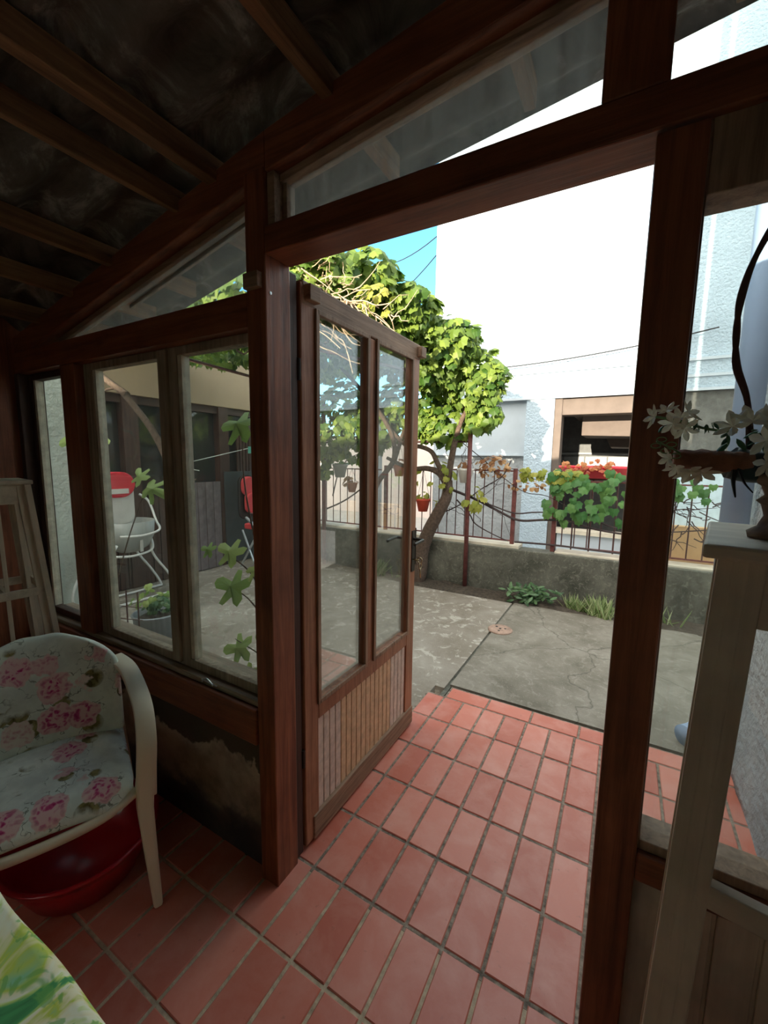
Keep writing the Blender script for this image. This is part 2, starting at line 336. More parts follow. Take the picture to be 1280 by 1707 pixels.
# glass
def glass(name, dust=0.06, refl=2.2, tint=(0.93, 0.96, 0.95), dustc=(0.6, 0.62, 0.6), streak=False):
    m = bpy.data.materials.new(name); m.use_nodes = True; nt = m.node_tree; nt.nodes.remove(nt.nodes['Principled BSDF'])
    out = nt.nodes['Material Output']
    tr = N(nt, 'ShaderNodeBsdfTransparent'); tr.inputs[0].default_value = (*tint, 1)
    gl = N(nt, 'ShaderNodeBsdfGlossy'); gl.inputs['Roughness'].default_value = 0.01
    lw = N(nt, 'ShaderNodeLayerWeight'); lw.inputs[0].default_value = 0.5
    fac = math_(nt, 'MINIMUM', math_(nt, 'MULTIPLY', math_(nt, 'ADD', math_(nt, 'MULTIPLY', math_(nt, 'POWER', lw.outputs['Facing'], 5.0), 0.96), 0.04), refl), 1.0)
    m1 = N(nt, 'ShaderNodeMixShader'); nt.links.new(fac, m1.inputs[0]); nt.links.new(tr.outputs[0], m1.inputs[1]); nt.links.new(gl.outputs[0], m1.inputs[2])
    df = N(nt, 'ShaderNodeBsdfDiffuse'); df.inputs[0].default_value = (*dustc, 1)
    tl = N(nt, 'ShaderNodeBsdfTranslucent'); tl.inputs[0].default_value = (*dustc, 1)
    dd = N(nt, 'ShaderNodeMixShader'); dd.inputs[0].default_value = 0.5
    nt.links.new(df.outputs[0], dd.inputs[1]); nt.links.new(tl.outputs[0], dd.inputs[2])
    v = coords(nt, (14, 14, 1.5) if streak else (3, 3, 3))
    d = ramp(nt, noise(nt, v, 3 if streak else 2, 6, 0.7), [(0.3, (dust*0.4,)*3), (0.7, (dust*1.6,)*3)])
    m2 = N(nt, 'ShaderNodeMixShader'); nt.links.new(d, m2.inputs[0]); nt.links.new(m1.outputs[0], m2.inputs[1]); nt.links.new(dd.outputs[0], m2.inputs[2])
    nt.links.new(m2.outputs[0], out.inputs[0]); return m
g_clean = glass('window glass', 0.03, 1.2)
g_door = glass('door glass', 0.04, 3.6)
g_dusty = glass('dusty transom glass', 0.16, 1.0, streak=True)
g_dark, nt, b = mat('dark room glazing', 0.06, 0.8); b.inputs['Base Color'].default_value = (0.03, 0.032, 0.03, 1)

# ---------------------------------------------------------------- floor and ground
WY = 0.94                      # inside face of the porch front
def tilebox(bm, x0, x1, y0, y1):
    g = 0.0055; x0 += g; x1 -= g; y0 += g; y1 -= g; z = 0.0 + random.uniform(-0.0012, 0.0012); e = 0.003
    if x1-x0 < 0.012 or y1-y0 < 0.012: return
    lo = [bm.verts.new(p) for p in ((x0,y0,z-0.012),(x1,y0,z-0.012),(x1,y1,z-0.012),(x0,y1,z-0.012))]
    mi = [bm.verts.new(p) for p in ((x0,y0,z-e),(x1,y0,z-e),(x1,y1,z-e),(x0,y1,z-e))]
    hi = [bm.verts.new(p) for p in ((x0+e,y0+e,z),(x1-e,y0+e,z),(x1-e,y1-e,z),(x0+e,y1-e,z))]
    bm.faces.new(hi)
    for a, c in ((lo, mi), (mi, hi)):
        for i in range(4): bm.faces.new((a[i], a[(i+1) % 4], c[(i+1) % 4], c[i]))
bm = B(); PX, PY = 0.1263, 0.2625; RX = 0.60
rows = [1.0585 + PY*k for k in range(-12, 5)]
for j, y0 in enumerate(rows):
    y1 = y0 + PY
    if y0 > 2.0: y1 = 2.352
    k = -16
    while -0.757 + PX*k < RX:
        x0 = -0.757 + PX*k; x1 = x0 + PX
        if y0 < 1.0: a, c = max(x0, -2.65), min(x1, RX)
        else: a, c = max(x0, -1.0), min(x1, RX)
        if c - a > 0.02: tilebox(bm, a, c, max(y0, -2.0), y1)
        k += 1
x = -0.88
while x < RX: tilebox(bm, x, min(x+0.2565, RX), 2.352, 2.48); x += 0.2565
for f in bm.faces: f.material_index = 0
box(bm, -2.65, RX, -2.0, 1.04, -0.12, -0.004, 1)
box(bm, -1.005, RX, 1.041, 2.36, -0.12, -0.004, 2); box(bm, -0.885, RX, 2.36, 2.485, -0.12, -0.004, 2)
struct('floor', bm, [tile, grout_in, grout_out], 'red terracotta tile floor running from the porch out to the step')
bm = B(); box(bm, -5.6, -0.945, 2.5, 4.45, -0.3, -0.035); box(bm, -5.6, -1.01, 1.1, 2.5, -0.3, -0.035)
box(bm, -5.6, -2.2, 4.45, 4.75, -0.3, -0.037)
struct('courtyard_slab', bm, slab_l, 'mottled old concrete courtyard paving on the left')
bm = B(); box(bm, -0.925, 1.6, 2.565, 4.50, -0.3, -0.035)
struct('concrete_path', bm, slab_r, 'cracked grey concrete paving on the right')
bm = B(); box(bm, -0.96, 1.6, 2.48, 2.565, -0.3, -0.12); box(bm, -0.95, -0.92, 2.4, 4.5, -0.3, -0.05)
struct('trim_1', bm, wallc, 'dark gap between the tile step and the paving')
bm = B(); n = 40
for i in range(n):
    for j in range(3): pass
V = [[bm.verts.new((-2.3 + 3.9*i/n, 4.42 + 0.36*j/4, -0.05 + (0.035*random.random() if 0 < j else -0.01) + 0.02*(j/4))) for j in range(5)] for i in range(n+1)]
for i in range(n):
    for j in range(4): bm.faces.new((V[i][j], V[i+1][j], V[i+1][j+1], V[i][j+1]))
struct('soil_bed', bm, soil, 'strip of dark soil along the foot of the low wall', smooth=True)
bm = B(); box(bm, -60, 60, 4.95, 90, -0.5, -0.06); struct('street', bm, street_m, 'pale street surface beyond the fence')
# low garden wall
bm = B(); box(bm, -4.8, 1.6, 4.76, 4.98, -0.3, 0.49); struct('garden_wall', bm, wallc, 'low damp concrete wall at the end of the courtyard', bevel=0.01)
bm = B(); box(bm, -4.8, -0.98, 4.80, 5.02, 0.485, 0.525); box(bm, -0.6, 1.6, 4.80, 5.02, 0.485, 0.51)
struct('trim_2', bm, coping_m, 'pale coping on top of the low wall', bevel=0.006)

# ---------------------------------------------------------------- porch frame
def zl(x): return 2.294 + (0.2 if x < -0.94 else 0.125) * (x + 0.94)
def S(name, label, m, *boxes, bevel=0.004):
    bm = B()
    for q in boxes: box(bm, *q)
    return struct(name, bm, m, label, bevel=bevel)
S('trim_3', 'reddish wooden door post on the left of the open doorway', W['redz'], (-1.02, -0.942, 0.935, 1.04, -0.02, zl(-0.98)+0.02))
S('trim_4', 'dark jamb board behind the left door post', W['darkz'], (-1.01, -0.955, 1.042, 1.085, 0.0, 2.075))
S('trim_5', 'brown wooden door post on the right of the doorway', W['redz'], (0.004, 0.082, 0.935, 1.04, -0.02, 2.07))
S('trim_6', 'short upper post above the transom beam', W['redz'], (-0.089, 0.018, 0.937, 1.03, 2.15, 2.52))
S('trim_7', 'transom beam over the doorway', W['redx'], (-0.942, RX, 0.935, 1.04, 2.076, 2.15))
def rake(name, label, xa, xb, y0=0.94, y1=1.02, lo=0.0, hi=0.105, m=None):
    bm = B(); prism(bm, [(xa, zl(xa)+lo), (xb, zl(xb)+lo), (xb, zl(xb)+hi), (xa, zl(xa)+hi)], 'y', y0, y1)
    return struct(name, bm, m or W['redx'], label, bevel=0.004)
rake('trim_8', 'sloping roof beam above the left windows', -2.65, -0.94)
rake('trim_9', 'sloping roof beam above the doorway', -0.94, RX)
S('trim_10', 'beam above the left windows', W['redx'], (-2.65, -1.02, 0.935, 1.04, 1.885, 1.985))
S('trim_11', 'brown window sill beam on the low wall', W['redx'], (-2.65, -1.02, 0.925, 1.04, 0.515, 0.645))
S('trim_12', 'greyed sill board under the old windows', W['greyx'], (-2.65, -1.02, 0.945, 1.10, 0.645, 0.667))
S('trim_13', 'brown post between the left windows', W['redz'], (-2.20, -2.08, 0.937, 1.04, 0.667, 1.885))
S('trim_14', 'brown corner post at the left wall', W['darkz'], (-2.65, -2.61, 0.93, 1.04, 0.0, 1.885))
# small nailed wood block on the left post
S('trim_15', 'small pale wood block nailed to the left post', W['old'+'x'], (-1.012, -0.953, 0.915, 0.935, 1.985, 2.028), bevel=0.002)
bm = B(); lathe(bm, [(0.007, 0), (0.007, 0.003), (0.003, 0.004)], n=10, cap=True)
for v_ in bm.verts: v_.co = Vector((-0.942 + v_.co.z*0.6, 0.955 + v_.co.x*0.7, 1.975 + v_.co.y*0.7))
tag(obj('screw', bm, silver), 'small round screw head near the top of the left door post', 'screw')
# low masonry wall under windows
S('wall_front', 'low masonry wall with peeling dark paint under the left windows', peel, (-2.65, -1.02, 0.965, 1.10, -0.04, 0.515), bevel=0)
def frame(bm, x0, x1, z0, z1, y0, y1, wl=0.03, wr=0.03, wb=0.03, wt=0.03):
    box(bm, x0, x0+wl, y0, y1, z0, z1); box(bm, x1-wr, x1, y0, y1, z0, z1)
    box(bm, x0+wl, x1-wr, y0, y1, z0, z0+wb); box(bm, x0+wl, x1-wr, y0, y1, z1-wt, z1)
def window(name, label, x0, x1, z0, z1, m, gm, w=(0.03,)*4, y0=0.975, y1=1.015, inner=None):
    bm = B(); frame(bm, x0, x1, z0, z1, y0, y1, *w)
    o = struct(name, bm, m, label, bevel=0.003)
    bm = B(); box(bm, x0+w[0]*0.6, x1-w[1]*0.6, (y0+y1)/2-0.002, (y0+y1)/2+0.002, z0+w[2]*0.6, z1-w[3]*0.6)
    obj('pane', bm, gm, o)
    if inner:
        bm = B(); box(bm, x0+w[0], x0+w[0]+0.022, y0+0.006, y1-0.002, z0+w[2], z1-w[3])
        obj('glazing_strip', bm, inner, o)
    return o
pale = plain('flaking pale paint', (0.55, 0.49, 0.38), 0.7, 0.3, 20, 0.4)
window('window_1', 'narrow leftmost old window looking onto a grey plaster wall', -2.61, -2.20, 0.667, 1.885, W['darkz'], g_clean, (0.03, 0.03, 0.035, 0.03), inner=pale)
window('window_2', 'old weathered window between the brown post and the middle stile', -2.08, -1.495, 0.667, 1.885, W['greyz'], g_clean, (0.065, 0.05, 0.035, 0.03), inner=pale)
window('window_3', 'old weathered window beside the left door post', -1.495, -1.02, 0.667, 1.885, W['greyz'], g_clean, (0.065, 0.004, 0.035, 0.03), inner=pale)
S('trim_31', 'narrow astragal strip where the two old windows meet', W['greyz'], (-1.515, -1.475, 0.962, 0.98, 0.68, 1.88))
# window latch
bm = B(); tube(bm, smoothline([(-1.30, 0.93, 0.668), (-1.27, 0.925, 0.69), (-1.24, 0.93, 0.668)]), 0.003, 6)
tube(bm, [(-1.31, 0.935, 0.672), (-1.22, 0.93, 0.672)], 0.0025, 6)
tag(obj('window_catch', bm, silver), 'small bent wire catch lying on the sill below the right old window', 'catch')
# triangular transoms
bm = B(); xa, xb = -2.35, -1.02
prism(bm, [(xa, 1.985), (xb, 1.985), (xb, zl(xb)), (xa, zl(xa))], 'y', 0.998, 1.002)
o = struct('window_4', bm, g_dusty, 'sloping glass pane above the left windows')
bm = B()
prism(bm, [(-2.3, zl(-2.3)-0.022), (xb, zl(xb)-0.022), (xb, zl(xb)), (-2.3, zl(-2.3))], 'y', 0.985, 1.02)
beam(bm, (-1.75, 1.01, 2.08), (-1.03, 1.01, 2.235), 0.012, 0.015)
obj('bead', bm, W['oldx'], o, bevel=0.002)
bm = B(); xa, xb = -0.93, -0.089
prism(bm, [(xa, 2.15), (xb, 2.15), (xb, zl(xb)), (xa, zl(xa))], 'y', 0.998, 1.002)
o = struct('window_5', bm, g_dusty, 'dusty sloping glass pane above the doorway')
bm = B(); box(bm, -0.942, -0.915, 0.95, 1.02, 2.15, zl(-0.93)); box(bm, -0.915, -0.90, 0.985, 1.02, 2.15, zl(-0.93))
prism(bm, [(xa, zl(xa)-0.022), (xb, zl(xb)-0.022), (xb, zl(xb)), (xa, zl(xa))], 'y', 0.975, 1.02)
obj('bead', bm, W['oldx'], o, bevel=0.002)
bm = B(); prism(bm, [(0.018, 2.15), (RX, 2.15), (RX, zl(RX)), (0.018, zl(0.018))], 'y', 0.998, 1.002)
struct('window_6', bm, g_clean, 'glass pane above the right transom beam')
# right fixed light
window('window_7', 'fixed glass light on the right of the doorway', 0.082, RX, 0.69, 2.076, W['oldz'], g_clean, (0.004, 0.02, 0.022, 0.12), 0.95, 1.03)
bm = B(); box(bm, 0.082, RX, 0.937, 1.03, 0.625, 0.69); struct('trim_16', bm, W['redx'], 'brown rail under the right light', bevel=0.004)
bm = B(); x = 0.083
while x < RX-0.01:
    box(bm, x, min(x+0.066, RX), 0.972, 0.99, 0.06, 0.625); box(bm, x+0.066, min(x+0.074, RX), 0.978, 0.99, 0.06, 0.625); x += 0.074
struct('wall_right_panel', bm, W['creamz'], 'tongue and groove board panel under the right light', bevel=0.002)
bm = B(); box(bm, 0.082, RX, 0.937, 1.03, -0.01, 0.06); struct('trim_17', bm, W['redx'], 'bottom rail under the board panel')
# ---------------------------------------------------------------- roof
bm = B(); ys = [-2.2 + 0.0185*i for i in range(int(3.65/0.0185)+1)]; xs = [-2.85, -2.4, -1.9, -1.4, -0.94, -0.5, 0.0, 0.62]
for side in (0, 1):
    V = [[bm.verts.new((x, y, zl(x) + 0.105 + 0.065 + 0.026*math.sin(2*PI*y/0.17) + side*0.008)) for y in ys] for x in xs]
    for i in range(len(xs)-1):
        for j in range(len(ys)-1): bm.faces.new((V[i][j], V[i+1][j], V[i+1][j+1], V[i][j+1]))
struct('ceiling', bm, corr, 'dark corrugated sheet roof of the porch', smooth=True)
for k, (x, w_) in enumerate([(-2.36, 0.04), (-2.05, 0.035), (-1.75, 0.045), (-1.34, 0.035), (-1.16, 0.06), (-0.72, 0.05), (-0.30, 0.045), (0.15, 0.045)]):
    w_ *= 0.7
    bm = B(); box(bm, x-w_/2, x+w_/2, -2.0, 1.30, zl(x)+0.08 if False else zl(x)+0.075, zl(x)+0.142)
    struct('trim_%d' % (18+k), bm, W['roofy'], 'wooden rafter under the corrugated roof', bevel=0.003)
# ---------------------------------------------------------------- closed sides of the porch
S('wall_left', 'reddish brown board wall at the left end of the porch', W['redz'], (-2.72, -2.65, -2.0, 1.04, -0.1, 2.2), bevel=0)
bw = plain('back wall paint', (0.62, 0.54, 0.44), 0.8)
S('wall_back', 'plain wall behind the porch with an opening for the added window', bw, (-2.72, RX, -2.15, -2.0, -0.1, 0.85), (-2.72, -2.0, -2.15, -2.0, 0.85, 2.75), (-0.6, RX, -2.15, -2.0, 0.85, 2.75), (-2.0, -0.6, -2.15, -2.0, 1.9, 2.75), bevel=0)
window('window_8', 'unseen window added behind the camera to light the porch', -2.0, -0.6, 0.85, 1.9, W['oldx'], g_clean, (0.05,)*4, -2.10, -2.05)  # window added out of view to brighten the porch interior
# main house: its side wall closes the porch on the right, corner carries the downpipe
bm = B(); box(bm, RX, 5.0, -6.0, 2.92, -0.3, 8.6)
bmesh.ops.subdivide_edges(bm, edges=bm.edges, cuts=0)
struct('wall_right', bm, plaster_r, 'grey plastered side wall of the house on the right')
bm = B(); box(bm, -9.0, RX, -8.0, -5.0, -0.3, 3.3); box(bm, -9, -2.76, -1.6, 0.55, -0.3, 2.3)
struct('wall_house_rear', bm, plaster_l, 'unseen plastered mass behind the porch, placed to block the low sun')  # unseen blocks, placed and sized to keep low sun off porch and courtyard
bm = B(); box(bm, -5.6, -4.72, 0.3, 2.28, -0.3, 3.0)
struct('wall_courtyard', bm, plaster_l, 'grey patched roughcast wall at the left end of the courtyard')

# ---------------------------------------------------------------- the open door leaf
DX = -0.965
d1 = struct('door_1', B(), W['doorz'], 'glazed wooden door leaf standing open into the courtyard')
dm = d1.data
bm = B()
box(bm, DX-0.022, DX+0.018, 1.092, 1.172, 0.015, 2.06)       # hinge stile
box(bm, DX-0.022, DX+0.018, 1.915, 2.0, 0.015, 2.06)         # lock stile
box(bm, DX-0.02, DX+0.016, 1.50, 1.575, 0.57, 1.99)
box(bm, DX-0.022, DX+0.018, 1.172, 1.915, 0.50, 0.575)
bm.to_mesh(dm); bm.free(); bv = d1.modifiers.new('bevel', 'BEVEL'); bv.width = 0.005; bv.segments = 2
bm = B(); box(bm, DX-0.024, DX+0.02, 1.10, 2.005, 1.992, 2.068); obj('top_rail', bm, W['oldy'], d1, bevel=0.006)
bm = B(); box(bm, DX-0.024, DX+0.024, 1.135, 2.0, 0.012, 0.112); obj('bottom_rail', bm, W['oldy'], d1, bevel=0.005)
for y0, y1 in ((1.172, 1.50), (1.575, 1.915)):
    bm = B(); xx0, xx1 = DX+0.0181, DX+0.027
    for a, c, e, f in ((y0-0.01, y0+0.008, 0.565, 1.995), (y1-0.008, y1+0.01, 0.565, 1.995), (y0, y1, 0.565, 0.583), (y0, y1, 1.978, 1.995)): box(bm, xx0, xx1, a, c, e, f)
    obj('glazing_bead', bm, W['oldz'], d1, bevel=0.002)
    bm = B(); box(bm, DX-0.004, DX, y0-0.01, y1+0.01, 0.56, 2.0); obj('pane', bm, g_door, d1)
pm = [plain('pale varnished strip', (0.66, 0.44, 0.26), 0.5, 0.2, 30), plain('pinkish bare strip', (0.66, 0.52, 0.42), 0.6, 0.2, 30)]
bm = B(); n = 19; y0, y1 = 1.172, 1.915
for i in range(n):
    a = y0 + (y1-y0)*i/n; c = y0 + (y1-y0)*(i+1)/n
    mi = 1 if i < 4 or i > 14 else 0
    box(bm, DX-0.008, DX+0.010, a+0.0025, c-0.0025, 0.105, 0.51, mi)
box(bm, DX-0.010, DX-0.002, y0, y1, 0.105, 0.51, 0)
obj('slatted_panel', bm, pm, d1, bevel=0.002)
for yy in (1.11, 1.965):
    bm = B(); box(bm, DX+0.018, DX+0.045, yy, yy+0.055, 2.005, 2.055); obj('corner_block', bm, W['oldy'], d1, bevel=0.003)
# dark frame piece between post and leaf
bm = B(); tube(bm, smoothline([(DX+0.02, 1.965, 1.075), (DX+0.075, 1.965, 1.075), (DX+0.08, 1.93, 1.075), (DX+0.078, 1.86, 1.07)]), 0.008, 8)
tube(bm, smoothline([(DX-0.02, 1.965, 1.075), (DX-0.07, 1.965, 1.075), (DX-0.075, 1.93, 1.075), (DX-0.075, 1.86, 1.07)]), 0.008, 8)
obj('door_handle', bm, dark_metal, d1, smooth=True)
bm = B(); box(bm, DX+0.018, DX+0.023, 1.95, 1.985, 0.90, 1.12); box(bm, DX-0.024, DX+0.02, 2.0, 2.004, 0.93, 1.13); obj('lock_plate', bm, dark_metal, d1)
bm = B(); tube(bm, [(DX+0.02, 1.967, 0.965), (DX+0.055, 1.967, 0.965)], 0.004, 6)
tube(bm, [(DX+0.06+0.014*math.cos(t), 1.967, 0.965+0.014*math.sin(t)) for t in [2*PI*i/12 for i in range(12)]], 0.0035, 6, closed=True)
tube(bm, [(DX+0.065, 1.965+0.016*math.cos(t), 0.935+0.016*math.sin(t)) for t in [2*PI*i/12 for i in range(12)]], 0.003, 6, closed=True)
tube(bm, [(DX+0.065, 1.965, 0.92), (DX+0.065, 1.97, 0.87)], 0.004, 6)
tag(obj('key', bm, brass, smooth=True), 'small key with a ring hanging in the lock of the open door', 'key')
bm = B()
for z in (0.35, 1.75): tube(bm, [(-0.955, 1.09, z), (-0.955, 1.09, z+0.07)], 0.008, 8)
obj('hinge', bm, dark_metal, d1)

# ---------------------------------------------------------------- leaves
def leafmesh(name, spots, m, parent=None, shape='grape'):
    SH = {'grape': [(0, 0), (0.32, -0.12), (0.55, 0.18), (0.42, 0.42), (0.36, 0.72), (0.12, 0.74), (0, 1.0), (-0.12, 0.74), (-0.36, 0.72), (-0.42, 0.42), (-0.55, 0.18), (-0.32, -0.12)],
          'fig': [(0, 0), (0.20, -0.16), (0.46, -0.10), (0.42, 0.08), (0.17, 0.12), (0.30, 0.24), (0.58, 0.40), (0.56, 0.56), (0.36, 0.54), (0.14, 0.36), (0.17, 0.62), (0.20, 0.92), (0.08, 1.08), (-0.08, 1.08), (-0.20, 0.92), (-0.17, 0.62), (-0.14, 0.36), (-0.36, 0.54), (-0.56, 0.56), (-0.58, 0.40), (-0.30, 0.24), (-0.17, 0.12), (-0.42, 0.08), (-0.46, -0.10), (-0.20, -0.16)],
          'petal': [(0, 0), (0.14, 0.25), (0.25, 0.55), (0.17, 0.85), (0, 1.05), (-0.17, 0.85), (-0.25, 0.55), (-0.14, 0.25)],
          'blade': [(0, 0), (0.16, 0.25), (0.2, 0.5), (0.12, 0.8), (0, 1), (-0.12, 0.8), (-0.2, 0.5), (-0.16, 0.25)],
          'grass': [(0.03, 0), (0.035, 0.4), (0.02, 0.75), (0, 1), (-0.02, 0.75), (-0.035, 0.4), (-0.03, 0)]}[shape]
    V, Fc = [], []
    for p, nrm, up, s in spots:
        nrm = Vector(nrm).normalized(); up = Vector(up); up = (up - nrm*up.dot(nrm))
        if up.length < 1e-3: up = nrm.orthogonal()
        up.normalize(); r = up.cross(nrm); base = len(V); p = Vector(p); cv = random.uniform(0.1, 0.3)
        V.append(tuple(p + up*0.4*s + nrm*0.05*s))
        for x, y in SH: V.append(tuple(p + (r*x + up*y)*s - nrm*(abs(x)*cv*1.4 + cv*y*y*0.8)*s))
        n = len(SH)
        for i in range(n): Fc.append((base, base+1+i, base+1+(i+1) % n))
    return raw(name, V, Fc, m, parent)
def rv(): return Vector((random.gauss(0, 1), random.gauss(0, 1), random.gauss(0, 1))).normalized()
def cluster(c, r, n, s0=0.07, s1=0.13, bias=(0, -0.5, 0.6), shell=True):
    out = []
    for _ in range(n):
        d = rv(); k = random.uniform(0.55, 1.0)**0.5 if shell else random.random()**0.4
        k *= 1 + 0.12*math.sin(d.x*7+c[0]*5)*math.cos(d.z*6+c[1]*3)
        p = Vector((c[0]+d.x*r[0]*k, c[1]+d.y*r[1]*k, c[2]+d.z*r[2]*k))
        nm = d*0.8 + Vector(bias) + rv()*0.65
        out.append((p, nm, Vector((0, 0, -1)) + rv()*0.6, random.uniform(s0, s1)))
    return out

# ---------------------------------------------------------------- grape vine on its pergola
vine = thing('grape_vine', 'big leafy grape vine spreading over the courtyard from a gnarled trunk by the low wall', 'vine', (-2.15, 4.6, -0.03))
sp = []
for c, r, n in [((-1.55, 4.70, 2.36), (0.36, 0.4, 0.36), 520), ((-1.85, 4.35, 2.62), (0.42, 0.55, 0.40), 650), ((-2.3, 4.0, 2.78), (0.55, 0.6, 0.36), 800),
                ((-2.7, 3.4, 2.86), (0.65, 0.7, 0.30), 850), ((-3.4, 3.9, 2.75), (0.8, 0.9, 0.33), 800), ((-4.1, 3.0, 2.75), (0.6, 0.8, 0.25), 450),
                ((-2.35, 4.75, 2.15), (0.5, 0.28, 0.42), 380), ((-3.3, 4.7, 2.0), (0.6, 0.3, 0.55), 450), ((-4.2, 4.6, 1.8), (0.4, 0.25, 0.5), 220),
                ((-2.7, 2.45, 2.72), (0.65, 0.35, 0.16), 300), ((-1.9, 4.75, 1.95), (0.4, 0.2, 0.28), 170), ((-1.45, 4.72, 2.02), (0.25, 0.2, 0.2), 70), ((-3.5, 2.1, 2.62), (0.6, 0.5, 0.14), 260), ((-2.3, 3.0, 2.95), (0.35, 0.5, 0.2), 250), ((-3.7, 4.6, 1.6), (0.28, 0.15, 0.45), 160), ((-2.9, 4.65, 1.9), (0.45, 0.2, 0.35), 220), ((-2.35, 2.85, 3.08), (0.35, 0.35, 0.16), 260), ((-2.15, 3.3, 3.1), (0.32, 0.4, 0.2), 320), ((-1.95, 3.75, 2.95), (0.32, 0.35, 0.2), 320), ((-1.65, 4.3, 2.72), (0.26, 0.35, 0.22), 240)]:
    sp += cluster(c, r, n)
leafmesh('foliage', sp, vine_leaf, vine)
bm = B()
tube(bm, smoothline([(-2.18, 4.66, -0.06), (-2.14, 4.66, 0.12), (-2.12, 4.66, 0.35), (-2.03, 4.64, 0.60), (-1.90, 4.62, 0.85), (-1.80, 4.62, 1.05), (-1.79, 4.62, 1.25)]), [0.12, 0.115, 0.10, 0.095, 0.088, 0.08, 0.078, 0.074] + [0.07]*23 + [0.065]*6 if False else 0.105, 12, r2=0.055)
obj('trunk', bm, bark, vine, smooth=True)
bm = B()
tube(bm, smoothline([(-1.79, 4.62, 1.22), (-1.76, 4.62, 1.45), (-1.72, 4.62, 1.68), (-1.66, 4.62, 1.9), (-1.58, 4.6, 2.08), (-1.5, 4.6, 2.4)]), 0.042, 9, r2=0.02)
tube(bm, smoothline([(-1.80, 4.62, 1.2), (-1.90, 4.62, 1.33), (-2.05, 4.62, 1.38), (-2.28, 4.6, 1.38), (-2.6, 4.6, 1.5)]), 0.045, 9, r2=0.02)
tube(bm, smoothline([(-1.82, 4.62, 1.25), (-1.92, 4.6, 1.45), (-2.0, 4.6, 1.58), (-2.15, 4.6, 1.64), (-2.35, 4.6, 1.66), (-2.6, 4.55, 1.95), (-2.8, 4.5, 2.4)]), 0.034, 8, r2=0.018)
tube(bm, smoothline([(-2.9, 4.65, 0.7), (-2.75, 4.6, 1.15), (-2.5, 4.6, 1.5), (-2.55, 4.5, 1.9), (-2.9, 4.3, 2.4), (-3.1, 4.0, 2.7)]), 0.04, 8, r2=0.02)
tube(bm, smoothline([(-2.5, 4.6, 1.45), (-2.35, 4.6, 1.9), (-2.1, 4.4, 2.4)]), 0.03, 8, r2=0.015)
tube(bm, smoothline([(-1.58, 4.6, 2.05), (-1.68, 4.5, 2.15), (-1.70, 4.4, 2.4)]), 0.03, 8, r2=0.015)
obj('branches', bm, bark, vine, smooth=True)
# thick dark tangle and dry tendrils at the near edge
bm = B()
for i in range(26):
    a = Vector((random.uniform(-2.6, -2.0), random.uniform(2.5, 2.9), random.uniform(2.55, 2.85)))
    pts = [a]; d = Vector((0.5, 0.35, -0.22)) + rv()*0.45
    for k in range(6): pts.append(pts[-1] + d*0.11 + rv()*0.035)
    tube(bm, smoothline(pts, 3), 0.007, 5, r2=0.003)
for i in range(60):
    t = random.random(); a = Vector((-2.25+0.72*t, 2.62+0.15*t, 2.93-0.50*t)) + rv()*0.07; pts = [a]; d = Vector((0.35, 0.1, random.uniform(-0.9, 0.5))) + rv()*0.8
    for k in range(4): pts.append(pts[-1] + d*0.05 + rv()*0.025)
    tube(bm, pts, 0.0045, 5, r2=0.0018)
obj('dry_tendrils', bm, twig_dry, vine)
bm = B()
for i in range(22):
    x = random.uniform(-3.6, -2.0); pts = [Vector((x, random.uniform(2.2, 3.0), random.uniform(2.5, 2.7)))]; d = Vector((random.uniform(-.5, .15), random.uniform(0.2, 0.9), 0.02))
    for k in range(8): pts.append(pts[-1] + d*0.16 + rv()*0.05)
    tube(bm, pts, 0.013, 6, r2=0.006)
obj('canes', bm, bark, vine)
leafmesh('yellow_leaves', cluster((-1.78, 2.95, 2.72), (0.14, 0.2, 0.12), 30, 0.05, 0.08) + cluster((-1.95, 4.6, 1.25), (0.28, 0.1, 0.35), 26, 0.07, 0.11) + cluster((-1.5, 4.7, 1.05), (0.12, 0.08, 0.16), 12, 0.08, 0.12), yellow_leaf, vine)
# pergola
perg = thing('pergola', 'thin iron pipe pergola carrying the grape vine', 'pergola', (-2.6, 4.76, -0.04))
for x, yy in ((-1.57, 4.72), (-3.68, 4.70)):
    bm = B(); tube(bm, [(x, yy, -0.06), (x, yy, 2.35)], 0.026 if x > -2 else 0.03, 10); obj('pole', bm, rail_m, perg, smooth=True)
bm = B(); tube(bm, [(-3.68, 4.70, 1.70), (-1.57, 4.72, 1.70)], 0.013, 8); tube(bm, [(-3.68, 4.70, 2.33), (-1.57, 4.72, 2.33)], 0.014, 8)
for x in (-1.57, -3.68): tube(bm, [(x, 4.71, 2.33), (x-(1.3 if x > -2 else 0.3), 2.2, 2.5)], 0.016, 8)
obj('crossbar', bm, iron, perg, smooth=True)
# wooden upright in front of the wing
bm = B(); beam(bm, (-3.05, 1.95, -0.05), (-3.25, 2.1, 2.6), 0.09, 0.06, (0, 1, 0)) ; beam(bm, (-3.22, 2.06, 2.35), (-3.7, 1.9, 2.62), 0.05, 0.05)

